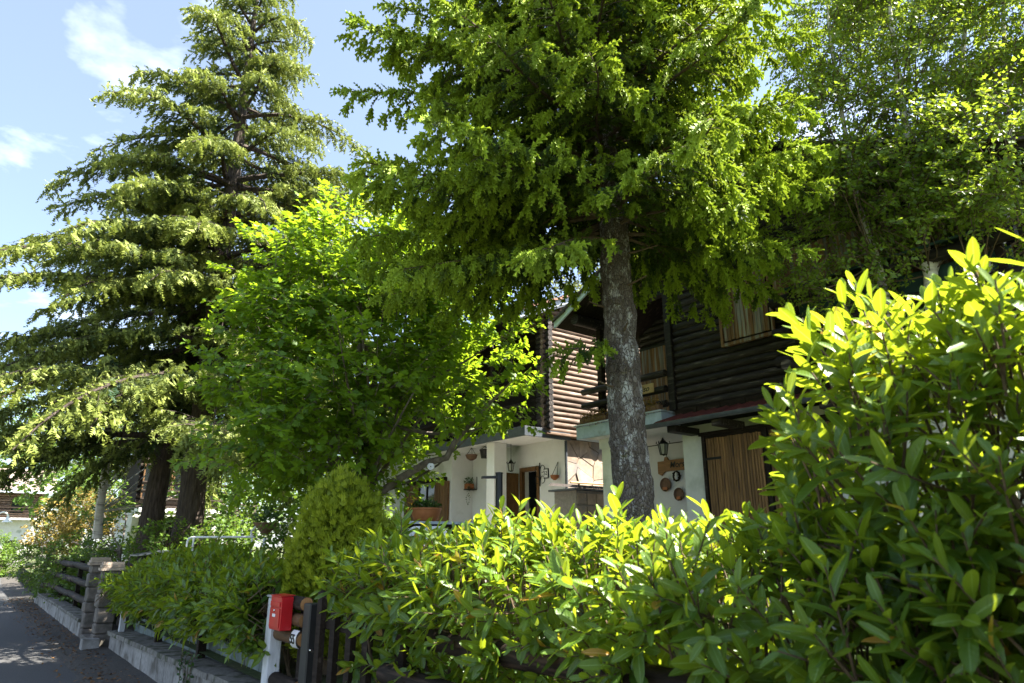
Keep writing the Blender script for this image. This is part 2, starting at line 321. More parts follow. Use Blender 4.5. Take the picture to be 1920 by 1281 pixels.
# ================================================================== GROUND
def edge(y):                                   # the garden side of the road bends a little to the right far off
    return 2.28 if y < 26 else 2.28 + .00095*(y-26)**2
def garden_z(x, y):
    t = min(1, max(0, (x-edge(y)-.45)/4.2)); return .40 + .5*t*t*(3-2*t) + .03*noise.noise(V((x*.5, y*.5, 0)))
def sheet(name, mat, xs, ys, fn):
    vs = [fn(x, y) for y in ys for x in xs]; n = len(xs)
    fs = [(j*n+i, j*n+i+1, (j+1)*n+i+1, (j+1)*n+i) for j in range(len(ys)-1) for i in range(n-1)]
    me = bpy.data.meshes.new(name); me.from_pydata(vs, [], fs); me.materials.append(mat); me.polygons.foreach_set('use_smooth', [True]*len(fs))
    return tag(place(name, me), kind='structure')
tag(MB().add([(-400, -400, -.22), (400, -400, -.22), (400, 400, -.22), (-400, 400, -.22)], [(0, 1, 2, 3)]).build('ground', M['lawn']), kind='structure')
ysr = [-30+i*1.5 for i in range(54)]
sheet('road', M['asphalt'], [0, .25, .5, .75, 1], ysr, lambda x, y: (edge(y)-.50-4.6*(1-x), y, -.135+.02*math.sin(math.pi*x)))
sheet('verge', M['dirt'], [i/6 for i in range(7)], [-30+i*.5 for i in range(160)],
      lambda x, y: (edge(y)-.72+.87*x + (.18*noise.noise(V((0, y*.9, 0))) if x == 0 else 0), y, (-.16 if x == 0 else -.118) + .03*x + .02*noise.noise(V((x*9, y*3, 0)))))
sheet('garden', M['lawn'], [.33, .8, 1.5, 2.2, 3, 4, 5, 7, 12, 30, 90], [-30+i*2 for i in range(72)], lambda x, y: (edge(y)+x, y, garden_z(edge(y)+x, y)))

def terrace(name, x0, x1, y0, y1, z, px_, py_):  # pale paving added to bounce light onto the shaded porch walls
    t = box_obj(name, (x0, y0, z-.35), (x1, y1, z-.03), M['mortar']); tag(t, kind='structure')
    nx, ny = int((x1-x0)/px_), int((y1-y0)/py_)
    for i in range(nx):
        for k in range(ny):
            box_obj('bounce_paver', (x0+i*px_+.006, y0+k*py_+.006, z-.028), (x0+(i+1)*px_-.006, y0+(k+1)*py_-.006, z+random.uniform(-.004, .004)), M['bounce_paver'], t, .006)
terrace('terrace', 6.9, 8.68, 2.2, 8.8, 1.0, .59, .6)
terrace('terrace', 6.4, 8.88, 9.6, 15.0, 1.0, .62, .6)

# ================================================================== STREET WALL, LEFT HEDGE FENCE
def wtop(y): return .36 - .024*(y-8)
wall = thing('garden_wall', 'low grey concrete wall with mossy coping under the shaded laurel hedge', 'wall', (2.5, 11, -.16))
y = 7.35
while y < 14.9:
    w = min(random.uniform(.42, .62), 15.0-y)
    a, b_ = y+.006, y+w-.006; xo = random.uniform(0, .014)
    MB().prism([(2.42+xo, a, -.2), (2.42+xo, b_, -.2), (2.42+xo, b_, wtop(b_)-.07), (2.42+xo, a, wtop(a)-.07)], (.2, 0, 0)).build('concrete_block', M['concrete'], wall)
    y += w
y = 7.35
while y < 14.95:
    w = min(random.uniform(.8, 1.15), 15.05-y); a, b_ = y+.004, y+w-.004; xo = random.uniform(-.012, .012)
    MB().prism([(2.37+xo, a, wtop(a)-.065), (2.37+xo, b_, wtop(b_)-.065), (2.375+xo, b_, wtop(b_)), (2.375+xo, a, wtop(a)+random.uniform(-.008, .008))], (.36, 0, 0)).build('coping_stone', M['coping'], wall)
    y += w
box_obj('wall_core', (2.47, 7.4, -.2), (2.58, 14.9, .1), M['mortar'], wall)
y = 7.5
while y < 14.6:
    MB().prism([(2.76, y+.008, .10), (2.76, y+.47, .10), (2.76, y+.47, wtop(y)+.25), (2.76, y+.008, wtop(y)+.25)], (.05, 0, 0)).build('grey_panel', M['teal'], wall); y += .48
rf = thing('rail_fence', 'dark log rails on white posts, half hidden inside the shaded laurel hedge', 'fence', (2.68, 11, .2))
for z in (.34, .62, .90):
    for k in range(3):
        a = 7.3+k*2.5; b_ = min(a+2.47, 14.8)
        MB().tube([(2.66, a, wtop(a)+z), (2.66, (a+b_)/2, wtop((a+b_)/2)+z-.01), (2.66, b_, wtop(b_)+z)], [.062, .066, .060], 10).build('rail', M['rail_wood'], rf, True)
for yy in (14.6, 9.8, 12.2):
    box_obj('post', (2.50 if yy > 14 else 2.6, yy, wtop(yy)-.005), (2.59 if yy > 14 else 2.7, yy+.10, 1.2), M['white_post' if yy > 14 else 'dark_wood'], rf)

# ================================================================== NEIGHBOUR GATE AND FAR WALL
fwall = thing('garden_wall', 'low block wall with dark log rails beyond the rough stone gate piers', 'wall', (2.3, 22, -.16))
y = 17.1
while y < 27.5:
    w = random.uniform(.45, .6); xo = random.uniform(0, .015)
    box_obj('concrete_block', (2.20+xo, y+.006, -.2), (2.42, y+w-.006, .17), M['concrete'], fwall, .008); y += w
y = 17.1
while y < 27.4:
    w = random.uniform(.9, 1.2); xo = random.uniform(-.01, .012)
    box_obj('coping_stone', (2.17+xo, y+.005, .175), (2.50, y+w-.005, .245), M['coping'], fwall, .012); y += w
for z in (.52, .86, 1.20):
    for k in range(3):
        a = 17.2+3.4*k
        MB().tube([(2.36, a, z), (2.36, a+1.7, z-.012), (2.36, a+3.38, z+.01)], [.075, .078, .07], 10).build('rail', M['rail_wood'], fwall, True)
box_obj('post', (2.20, 27.5, -.2), (2.33, 27.63, .75), M['white_post'], fwall)
for xx, nm in ((20.6, 0), (24., 0)): box_obj('post', (2.44, xx, .2), (2.54, xx+.1, 1.3), M['dark_wood'], fwall)
def pier(y0, label, h):
    t = thing('gate_pier', label, 'gate pier', (2.35, y0, -.15), None)
    z = -.18
    while z < h-.1:
        hh = random.uniform(.16, .30); j = random.uniform(-.015, .015)
        MB().bbox((2.20+j, y0-.17+random.uniform(-.012, .012), z), (2.52, y0+.17+random.uniform(-.012, .012), min(z+hh, h)-.008), .022).build('stone', M['pier'], t); z += hh
    for k in range(3):
        s = .02*k
        MB().prism([(2.15+s+random.uniform(-.02, .02), y0-.22+s, h+.05*k), (2.57-s, y0-.20+random.uniform(-.02, .02), h+.05*k), (2.56-s, y0+.21-s, h+.05*k), (2.17+s, y0+.2-s, h+.05*k)], (0, 0, .046)).build('cap_stone', M['pier_cap'], t)
    return t
pier(17.0, 'rough stone gate pier topped by a stack of pale slabs', 1.28)
pier(15.45, 'rough stone gate pier touching the end of the shaded laurel hedge', 1.22)
st = thing('garden_steps', 'worn stone steps between the two rough stone gate piers', 'steps', (2.5, 16.2, -.15))
for k in range(4): box_obj('step', (2.2+.3*k, 15.66, -.2), (2.495+.3*k, 16.8, -.02+.15*k), M['pier'], st, .02)
box_obj('drain_box', (2.02, 15.05, -.2), (2.3, 15.3, .06), M['concrete'], st, .01)
ng = thing('garden_gate', 'dark wooden gate with upright slats at the stone steps', 'gate', (2.42, 16.2, .1))
for k in range(8): box_obj('slat', (2.40, 15.69+k*.135, .18), (2.43, 15.78+k*.135, 1.05), M['dark_wood'], ng, .004)
for z in (.35, .85): box_obj('crossbar', (2.432, 15.66, z), (2.47, 16.77, z+.07), M['dark_wood'], ng, .004)
mb_ = thing('meter_box', 'grey box with a slatted lid behind the stone gate pier', 'utility box', (2.95, 15.2, .35))
box_obj('body', (2.78, 14.95, .3), (3.16, 15.5, 1.46), M['dark_wood'], mb_)
for k in range(4): MB().prism([(2.66+k*.13, 14.85, 1.475+.02*k), (2.66+k*.13+.15, 14.85, 1.50+.02*k), (2.66+k*.13+.15, 15.6, 1.50+.02*k), (2.66+k*.13, 15.6, 1.475+.02*k)], (0, 0, .022)).build('lid_board', M['slate'], mb_)

# ================================================================== GATE 55
gp_ = thing('gate_post', 'square post in peeling white paint beside the red mailbox', 'post', (2.6, 7.2, -.15))
box_obj('shaft', (2.53, 7.10, -.16), (2.66, 7.235, 1.19), M['white_post'], gp_, .012)
box_obj('cap', (2.515, 7.085, 1.191), (2.675, 7.25, 1.215), M['white_post'], gp_, .008)
mx = thing('mailbox', 'red metal mailbox with a small lock on the white gate post', 'mailbox', (2.5, 6.79, .9))
box_obj('body', (2.45, 6.64, .93), (2.565, 6.92, 1.225), M['red'], mx, .006)
fl = box_obj('slot_flap', (2.439, 6.66, 1.135), (2.4498, 6.90, 1.18), M['red'], mx, .003)
dr = box_obj('door', (2.441, 6.657, .95), (2.4498, 6.903, 1.122), M['red'], mx, .003)
MB().lathe([(.011, 0), (.012, -.004), (.006, -.008)], (2.440, 6.78, 1.10), 12, 'X').build('lock', M['chrome'], dr, True)
box_obj('name_plate', (2.436, 6.745, 1.045), (2.4405, 6.82, 1.072), M['white'], dr, .001)
MB().prism([(2.442, 6.635, 1.226), (2.442, 6.925, 1.226), (2.572, 6.925, 1.233), (2.572, 6.635, 1.233)], (0, 0, .006)).build('lid', M['red'], mx)
box_obj('bracket', (2.535, 6.922, 1.0), (2.56, 7.098, 1.03), M['dark_metal'], mx, .003)
gt = thing('garden_gate', 'dark wooden gate of tall pickets beside the number 55', 'gate', (2.66, 5.75, -.1))
stub = thing('log_stub_panel', 'short brown sawn logs between white post and black gate post', 'fence panel', (2.6, 6.7, .0))
for z, r, m, y1 in ((1.165, .062, 'dark_wood', 6.46), (1.02, .058, 'stub_wood', 6.48), (.862, .062, 'stub_wood', 6.47), (.45, .07, 'dark_wood', 6.5)):
    MB().tube([(2.62, 7.09, z), (2.62, y1, z)], r, 14).build('log', M[m], stub, True)
    MB().tube([(2.62, y1, z), (2.62, y1-.004, z)], r*.96, 14).build('cut_end', M['cut_wood'], stub)
box_obj('backing_post', (2.66, 6.6, -.1), (2.74, 6.7, 1.2), M['dark_wood'], stub)
pl = thing('house_number', 'white enamel plate reading 55 on a brown log', 'number plate', (2.548, 6.56, .86))
n_ = 8; pv = []
for k in range(n_+1):
    a = R(-62+124*k/n_); zc = .862+.068*math.sin(a)*1.25; xc = 2.62-.0665*max(.3, math.cos(a))
    pv.append((xc, zc))
q = MB()
for (xc, zc) in pv: q.v += [(xc-.002, 6.49, zc), (xc-.002, 6.63, zc)]
for k in range(n_): q.f.append((2*k, 2*k+1, 2*k+3, 2*k+2))
nn = len(q.v); q.v += [(x+.004, yv, z) for (x, yv, z) in q.v]; q.f += [tuple(nn+i for i in f)[::-1] for f in q.f[:n_]]
q.build('plate', M['white'], pl, True)
MT = Matrix(((0, 0, -1, 2.549), (-1, 0, 0, 6.562), (0, 1, 0, .862), (0, 0, 0, 1)))
text_obj('digits', '55', .115, M['black'], pl, MT, 0, .0035)
gpo = box_obj('gate_post', (2.58, 6.27, -.16), (2.70, 6.43, 1.18), M['black'], None, .01); tag(gpo, 'black square gate post right of the sawn log ends', 'post')
for k, (ya, h) in enumerate(((6.12, 1.31), (5.82, 1.21), (5.50, 1.16), (5.20, 1.14))):
    MB().prism([(2.62, ya, -.05), (2.62, ya+.095, -.05), (2.62, ya+.095, h-.03), (2.62, ya+.05, h), (2.62, ya, h-.03)], (.05, 0, 0)).build('picket', M['dark_wood'], gt)
for z in (.25, .98): box_obj('crossbar', (2.672, 5.0, z), (2.71, 6.26, z+.08), M['dark_wood'], gt)
lt = MB().tube([(2.605, 6.22, .80), (2.605, 6.265, .80)], .014, 10).build('latch', M['chrome'], gt, True)
pth = thing('garden_steps', 'grey stone steps behind the tall picket gate', 'steps', (3.0, 5.7, .1))
for k in range(5): box_obj('step', (2.75+.34*k, 5.0, -.15), (3.085+.34*k, 6.2, .0+.13*k), M['pier'], pth, .015)

# ================================================================== NEAR LOG FENCE
nf = thing('log_fence', 'near black log fence with laurel leaves pouring over its rails', 'fence', (2.62, 2.5, -.1))
for z in (1.10, .80, .46, .14):
    for a, b_ in ((4.86, 2.46), (2.44, .04), (.02, -2.4)):
        m = (a+b_)/2
        MB().tube([(2.60, a, z), (2.60, m, z-.012), (2.60, b_, z+.004)], [.070, .074, .068], 12).build('rail', M['rail_wood'], nf, True)
for yy in (4.75, 2.4, 0., -2.3): box_obj('post', (2.68, yy, -.2), (2.80, yy+.12, 1.18), M['dark_wood'], nf)
lw = thing('garden_wall', 'low mossy concrete wall at the foot of the near black log fence', 'wall', (2.6, 2.5, -.16))
y = -2.5
while y < 4.9:
    w = random.uniform(.5, .65); box_obj('concrete_block', (2.5+random.uniform(0, .01), y+.006, -.2), (2.74, y+w-.006, .06), M['concrete'], lw, .008); y += w

# ================================================================== DARK LOG HOUSE
HX = 8.70
H = thing('log_house', 'black log house with white ground floor and recessed balcony behind the spruce', 'house', (11, 4.6, .5))
PITCHR = math.tan(R(26)); RIDGE_Y, EAVE_Y, EAVE_Z = 5.2, 8.95, 5.50
def roof_z(y): return EAVE_Z + PITCHR*(EAVE_Y-RIDGE_Y) - PITCHR*abs(y-RIDGE_Y)
wallH = MB().box((HX, 1.7, .3), (HX+.25, 6.84, 3.46)).build('wall', M['plaster_grey'], H)
MB().box((HX+.25, 6.60, .3), (10.0, 6.84, 3.46)).box((10.0, 6.60, .3), (10.2, 8.75, 3.46)).box((10.2, 1.7, .3), (14.2, 8.75, 3.44)).build('porch_wall', M['plaster'], H)
box_obj('porch_floor', (HX, 6.85, .5), (10.0, 8.7, .98), M['pier'], H)
MB().box((HX-.02, 8.28, .6), (HX+.23, 8.60, 3.30)).box((HX-.05, 8.25, 3.30), (HX+.26, 8.63, 3.475)).build('column', M['plaster_grey'], H)
slab = MB().bbox((HX-.30, 6.98, 3.48), (9.98, 8.95, 3.71), .008).build('balcony_slab', M['blue_paint'], H)
box_obj('slab_lip', (HX-.34, 6.96, 3.712), (HX+.02, 8.98, 3.735), M['trim'], slab, .004)
MB().box((HX-.28, 7.0, 3.472), (9.98, 8.7, 3.4795)).build('soffit', M['plaster'], slab)
# log courses, each clipped by the gable
LR, LS = .066, .120
z = 3.80; i = 0
while z < 8.0:
    run = (z+.12-(EAVE_Z+PITCHR*(EAVE_Y-RIDGE_Y)))/-PITCHR       # half width under the rake
    hi = min(6.92 if z < 5.86 else 8.62, RIDGE_Y+run); lo = max(1.75, RIDGE_Y-run)
    if hi-lo > .3:
        j = random.uniform(-.006, .006)
        def lg(a, b_):
            k = 4; rr_ = random.uniform(-.008, .005); P = [(HX+.02+j+random.uniform(-.004, .004), a+(b_-a)*q_/k, z+random.uniform(-.003, .003)) for q_ in range(k+1)]
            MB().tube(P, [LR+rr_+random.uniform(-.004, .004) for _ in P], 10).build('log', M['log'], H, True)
        if 4.55 < z < 5.62: lg(lo, 5.03); lg(5.90, hi)
        else: lg(lo, hi)
    z += LS; i += 1
MB().prism([(HX+.05, 1.8, 3.47), (HX+.05, 6.9, 3.47), (HX+.05, 6.9, 5.8), (HX+.05, 8.6, 5.8), (HX+.05, RIDGE_Y, roof_z(RIDGE_Y)-.1), (HX+.05, 1.8, roof_z(1.8)-.1)], (.15, 0, 0)).build('log_backing', M['black'], H)
MB().box((HX+.2, 6.72, 3.72), (10.0, 6.88, 5.9)).build('balcony_side_wall', M['dark_wood'], H)
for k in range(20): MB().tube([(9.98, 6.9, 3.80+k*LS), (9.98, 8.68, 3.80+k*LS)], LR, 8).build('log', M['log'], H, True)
MB().box((10.0, 6.75, 3.46), (10.15, 8.7, 6.3)).box((10.15, 1.8, 3.46), (14.2, 8.7, 5.4)).build('upper_wall', M['black'], H)
box_obj('corner_board', (HX-.095, 6.86, 3.74), (HX+.06, 6.99, 5.86), M['log'], H, .008)
for k in range(4): box_obj('skirt_board', (HX-.055, 5.2+.43*k, 3.60), (HX-.03, 5.2+.43*k+.42, 3.745), M['dark_wood'], H, .004)
for k in range(8): box_obj('skirt_board', (HX-.055, 1.74+.43*k, 3.60), (HX-.03, 1.74+.43*k+.42, 3.745), M['dark_wood'], H, .004)
for yy in (8.50,): box_obj('balcony_post', (HX-.06, yy, 3.736), (HX+.05, yy+.11, 5.86), M['dark_wood'], H, .006)
for z_, a, b_ in ((4.36, 6.99, 8.92), (4.10, 6.99, 8.92), (3.86, 7.0, 8.92)):
    MB().tube([(HX-.13, a, z_), (HX-.13, b_, z_)], .06, 10).build('balcony_rail', M['log'], H, True)
# balcony reed door
bd = MB().box((9.885, 7.86, 3.8), (9.905, 8.66, 5.35)).build('balcony_door', M['black'], H)
for k in range(15): box_obj('plank', (9.868, 7.865+k*.0525, 3.85), (9.884, 7.913+k*.0525, 5.30), M['weathered'], bd, .004)
# upper shutter
us = MB().box((HX-.075, 5.06, 4.60), (HX-.055, 5.88, 5.60)).build('upper_shutter', M['dark_wood'], H)
for k in range(12): box_obj('plank', (HX-.10+random.uniform(-.004, .004), 5.085+k*.064, 4.63+random.uniform(-.006, .006)), (HX-.076, 5.145+k*.064, 5.58), M['weathered'], us, .005)
for a, b_ in (((HX-.105, 5.87, 4.55), (HX-.05, 5.915, 5.64)), ((HX-.115, 5.02, 4.545), (HX-.05, 5.868, 4.598)), ((HX-.105, 5.02, 4.60), (HX-.05, 5.058, 5.64))): box_obj('shutter_frame', a, b_, M['weathered'], us, .006)
# plank bay beside it with projecting log balcony
pb = MB().box((HX-.08, 2.2, 4.75), (HX-.058, 4.98, 5.72)).build('plank_bay', M['dark_wood'], H)
for k in range(34): box_obj('plank', (HX-.10, 2.22+k*.081, 4.77), (HX-.081, 2.295+k*.081, 5.70+random.uniform(-.01, .01)), M['weathered'], pb, .004)
for z_ in (3.98, 4.36, 4.80): MB().tube([(HX-.62, 4.72, z_), (HX-.62, 1.9, z_)], .075, 12).build('balcony_log', M['log'], H, True)
for yy in (4.45, 3.2, 2.1):
    MB().tube([(HX-.9, yy, 3.86), (HX+.1, yy, 3.86)], .07, 10).build('joist', M['log'], H, True)
    box_obj('baluster', (HX-.545, yy-.04, 3.93), (HX-.48, yy+.04, 5.0), M['dark_wood'], H)
box_obj('green_panel', (HX-.50, 2.0, 4.02), (HX-.475, 4.40, 4.72), M['green_paint'], H)
box_obj('balcony_floor', (HX-.72, 1.95, 3.93), (HX-.06, 4.6, 3.965), M['dark_wood'], H)
aw = MB().prism([(HX-.10, 2.2, 5.05), (HX-.10, 4.5, 5.05), (HX-.75, 4.5, 4.88), (HX-.75, 2.2, 4.88)], (0, 0, .03)).build('awning', M['green_paint'], H)
# main roof
for s, nm in ((1, 'roof'), (-1, 'roof')):
    ye = EAVE_Y if s > 0 else 2*RIDGE_Y-EAVE_Y
    rf_ = MB().prism([(7.95, ye, EAVE_Z), (7.95, RIDGE_Y, roof_z(RIDGE_Y)), (7.95, RIDGE_Y, roof_z(RIDGE_Y)+.06), (7.95, ye, EAVE_Z+.06)], (6.5, 0, 0)).build('roof', M['dark_wood'], H)
    dY = RIDGE_Y-ye
    MB().prism([(7.915, ye, EAVE_Z-.02), (7.915, RIDGE_Y, roof_z(RIDGE_Y)-.02), (7.915, RIDGE_Y, roof_z(RIDGE_Y)+.10), (7.915, ye, EAVE_Z+.10)], (.033, 0, 0)).build('verge_board', M['trim' if s > 0 else 'dark_wood'], rf_)
    n = 13
    for k in range(n):
        y0, y1 = ye+dY*k/n, ye+dY*(k+1.12)/n; z0, z1 = roof_z(y0)+.065, roof_z(y1)+.065
        for c in range(2 if k < 5 else 1):
            MB().prism([(7.86+c*.30, y0, z0+.035), (7.86+c*.30, y1, z1), (8.15+c*.30, y1, z1), (8.15+c*.30, y0, z0+.035)], (0, 0, .035)).build('roof_tile', M['dark_tile'], rf_)
    MB().prism([(8.46, ye, EAVE_Z+.066), (8.46, RIDGE_Y, roof_z(RIDGE_Y)+.066), (8.46, RIDGE_Y, roof_z(RIDGE_Y)+.10), (8.46, ye, EAVE_Z+.10)], (5.9, 0, 0)).build('tile_bed', M['dark_tile'], rf_)
for yy in (8.55, 6.8, RIDGE_Y, 3.6, 1.9): MB().tube([(8.05, yy, roof_z(yy)-.115), (HX+.4, yy, roof_z(yy)-.115)], .10, 10).build('purlin', M['log'], H, True)
# pent roof between the storeys
pr_ = MB().prism([(8.05, 1.6, 3.40), (HX+.02, 1.6, 3.60), (HX+.02, 1.6, 3.63), (8.05, 1.6, 3.43)], (0, 5.35, 0)).build('pent_roof', M['dark_wood'], H)
for k in range(25):
    y0 = 1.65+k*.21
    MB().prism([(8.03, y0, 3.435), (8.03, y0+.10, 3.475), (8.03, y0+.205, 3.435)], (HX-8.06, 0, .205)).build('red_tile', M['red_tile'], pr_)
gq = MB()
for k in range(9):
    a = math.pi*k/8; gq.v += [(7.975-.055*math.cos(a), 1.55, 3.43-.062*math.sin(a)), (7.975-.055*math.cos(a), 6.98, 3.43-.062*math.sin(a))]
for k in range(8): gq.f.append((2*k, 2*k+1, 2*k+3, 2*k+2))
gq.f += [tuple(range(0, 18, 2)), tuple(range(1, 18, 2))[::-1]]
gq.build('gutter', M['slate'], pr_, True)
for k in range(6): box_obj('bracket', (8.12, 6.50-k*.8, 3.30), (HX-.002, 6.66-k*.8, 3.40), M['log'], pr_, .006)
# ground-floor shutters
for k, (ya, yb) in enumerate(((5.41, 6.39), (4.40, 5.34))):
    s_ = MB().box((HX-.03, ya, .95), (HX-.012, yb, 3.27)).build('reed_shutter', M['dark_wood'], H)
    n = 20; w = (yb-ya-.04)/n
    for q_ in range(n):
        zt = 3.22+random.uniform(-.006, .006)
        MB().tube([(HX-.042+random.uniform(-.003, .003), ya+.02+w*(q_+.5), .97), (HX-.042, ya+.02+w*(q_+.5)+random.uniform(-.004, .004), zt)], w*.48, 7).build('slat', M['reed'], s_, True)
    for z_ in (1.3, 2.0, 2.9): MB().box((HX-.072, yb-.28, z_), (HX-.062, yb+.02, z_+.035)).build('hinge', M['iron'], s_)
for a, b_ in (((HX-.055, 6.392, .93), (HX-.004, 6.45, 3.30)), ((HX-.055, 4.3, 3.272), (HX-.004, 6.50, 3.325)), ((HX-.06, 5.342, .93), (HX-.004, 5.408, 3.271))): box_obj('door_frame', a, b_, M['dark_wood'], H, .005)

def lantern(loc, label, s=1.0, drop=.2):
    x, y, z = loc
    t = thing('porch_lantern', label, 'lantern', (x, y, z))
    MB().lathe([(.055*s, -.12*s), (.085*s, .05*s), (.085*s, .055*s), (.05*s, -.125*s)], (x, y, z), 6).build('glass', M['glass'], t)
    for k in range(6):
        a = k*math.pi/3; c, d = math.cos(a), math.sin(a)
        MB().tube([(x+.06*s*c, y+.06*s*d, z-.13*s), (x+.092*s*c, y+.092*s*d, z+.06*s), (x+.125*s*c, y+.125*s*d, z+.075*s), (x+.115*s*c, y+.115*s*d, z+.11*s)], .008*s, 5).build('rib', M['iron'], t)
    MB().lathe([(.10*s, .06*s), (.085*s, .075*s), (.03*s, .14*s), (.012*s, .17*s), (.006*s, .2*s)], (x, y, z), 6).build('roof', M['iron'], t)
    MB().lathe([(.062*s, -.135*s), (.06*s, -.125*s), (.05*s, -.12*s), (.01*s, -.15*s)], (x, y, z), 6).build('base', M['iron'], t)
    MB().tube([(x, y, z+.18*s), (x, y, z+.2*s+drop)], .006*s, 5).build('chain', M['iron'], t)
p = at(1243, 830, X=9.35)
lantern((9.35, p.y, 3.30), 'black iron lantern hanging in the white porch beside the spruce trunk', .95, .02)
# things on the porch wall
WX = 9.995
ms = thing('wooden_sign', 'brown arrow-shaped wooden sign lettered Morse on the porch wall', 'sign', (WX, 8.1, 3.0))
poly = [(8.44, 3.12), (8.44, 2.90), (8.36, 2.86), (8.28, 2.93), (7.55, 2.93), (7.55, 3.13), (8.18, 3.13), (8.22, 3.19), (8.27, 3.19), (8.29, 3.12)]
MB().prism([(WX-.035, a, b_+.035) for a, b_ in poly], (.03, 0, 0)).build('board', M['sign'], ms)
text_obj('lettering', 'Morse', .155, M['black'], ms, Matrix(((0, 0, -1, WX-.036), (-1, 0, 0, 7.96), (0, 1, 0, 3.07), (0, 0, 0, 1))), .25, .003)
MB().tube([(WX-.02, 8.24, 3.21), (WX-.02, 8.22, 3.30)], .006, 5).build('hook', M['iron'], ms)
def plate(px, py, r, label, nm='wall_plate'):
    p = at(px, py, X=WX); t = thing(nm, label, 'wall plate', (WX, p.y, p.z))
    MB().lathe([(r*.7, -.004), (r*.85, -.035), (r, -.05), (r*.98, -.055), (r*.78, -.02), (.01, -.018)], p, 22, 'X').build('dish', M['clay'], t, True)
    return t, p
t, p = plate(1251, 909, .125, 'round dark plate with terracotta tag, upper left on the porch wall')
box_obj('tag', (WX-.075, p.y-.05, p.z-.10), (WX-.057, p.y+.05, p.z-.045), M['terracotta'], t, .004)
t, p = plate(1276, 927, .115, 'round dark plate partly hidden by the white porch corner')
box_obj('tag', (WX-.075, p.y-.05, p.z-.09), (WX-.057, p.y+.04, p.z-.04), M['terracotta'], t, .004)
p = at(1271, 893, X=WX); t = thing('wreath', 'dark twig wreath around a small white figure on the porch wall', 'wreath', p)
rg = MB()
for k in range(26):
    a = k*2*math.pi/26; b_ = a+.5; r0 = .068+random.uniform(-.012, .014)
    rg.tube([(WX-.04+random.uniform(-.02, .02), p.y+r0*math.cos(a), p.z+1.15*r0*math.sin(a)), (WX-.04, p.y+.07*math.cos(b_), p.z+.08*math.sin(b_))], .016, 5)
rg.build('ring', M['dark_wood'], t)
MB().lathe([(.02, -.07), (.04, -.04), (.035, .0), (.022, .02), (.032, .05), (.02, .075)], (WX-.03, p.y, p.z), 10).build('figure', M['plastic'], t, True)
# balcony sign and planting
bs = thing('wooden_sign', 'small pale wooden sign lettered Paradiso on the balcony rail', 'sign', (HX-.2, 7.75, 4.1))
pa = at(1226, 735, X=HX-.22); pz = pa.z
box_obj('board', (HX-.222, pa.y+.0, pz), (HX-.20, pa.y+.66, pz+.155), M['pale_sign'], bs, .01)
text_obj('lettering', 'Paradiso', .135, M['black'], bs, Matrix(((0, 0, -1, HX-.223), (-1, 0, 0, pa.y+.33), (0, 1, 0, pz+.075), (0, 0, 0, 1))), .35, .002)

# ================================================================== NEIGHBOUR HOUSE (sunlit log gable)
NY, NX = 11.05, 9.5
N = thing('log_house', 'brown log house with white porch and sunlit log gable behind the maple', 'house', (12, 15, .6))
NP = .44; NEX, NEZ = 8.55, 6.36
def nroof(x): return NEZ+NP*(x-NEX)
z = 4.05
while z < 8.0:
    x0 = max(NX-.10, NEX+(z+.10-NEZ)/NP)
    if x0 < 13.3:
        j = random.uniform(-.008, .008); k = 4
        P = [(x0+(13.6-x0)*q_/k, NY+j+random.uniform(-.004, .004), z+random.uniform(-.004, .004)) for q_ in range(k+1)]
        MB().tube(P, [.066+random.uniform(-.004, .004) for _ in P], 10).build('log', M['log_brown'], N, True)
        if z < 6.5: MB().tube([(NX+.02, NY-.16, z+.06), (NX+.02, NY+.28, z+.06)], .07, 10).build('log_end', M['log'], N, True)
    z += .122
MB().box((NX+.06, NY+.05, 3.9), (13.6, NY+.2, 6.7)).build('log_backing', M['dark_wood'], N)
MB().box((10.5, NY+.2, 3.9), (13.6, 20.5, 6.9)).build('upper_wall', M['dark_wood'], N)
box_obj('sill_beam', (NX-.08, NY-.12, 3.93), (13.6, NY+.12, 3.985), M['log_brown'], N, .01)
# flagstone wall below: irregular stones cut from a Voronoi pattern, set in mortar
SX0, SX1, SZ0, SZ1 = 10.14, 12.6, .7, 3.90
MB().box((SX0-.01, NY+.10, .5), (13.5, NY+.3, 3.92)).build('mortar_bed', M['mortar'], N)
rs = random.Random(5); seeds = []
gx, gz = .36, .30
for i in range(int((SX1-SX0)/gx)+1):
    for k in range(int((SZ1-SZ0)/gz)+1):
        seeds.append((SX0+(i+.5+rs.uniform(-.42, .42))*gx, SZ0+(k+.5+rs.uniform(-.42, .42))*gz))
def clip(poly, px, pz, nx, nz):
    out = []
    for i in range(len(poly)):
        a, b_ = poly[i], poly[(i+1) % len(poly)]
        da = (a[0]-px)*nx+(a[1]-pz)*nz; db = (b_[0]-px)*nx+(b_[1]-pz)*nz
        if da <= 0: out.append(a)
        if (da < 0 < db) or (db < 0 < da): t = da/(da-db); out.append((a[0]+(b_[0]-a[0])*t, a[1]+(b_[1]-a[1])*t))
    return out
for i, s in enumerate(seeds):
    poly = [(SX0, SZ0), (SX1, SZ0), (SX1, SZ1), (SX0, SZ1)]
    for k, q in enumerate(seeds):
        if k == i or abs(q[0]-s[0])+abs(q[1]-s[1]) > 1.6: continue
        dx, dz = q[0]-s[0], q[1]-s[1]; L = math.hypot(dx, dz)
        poly = clip(poly, (s[0]+q[0])/2-dx/L*.007, (s[1]+q[1])/2-dz/L*.007, dx, dz)
        if len(poly) < 3: break
    if len(poly) < 3: continue
    d = random.uniform(.02, .045)
    MB().prism([(a, NY+.099, b_) for a, b_ in poly], (0, -d, 0)).build('stone', M['stone'], N)
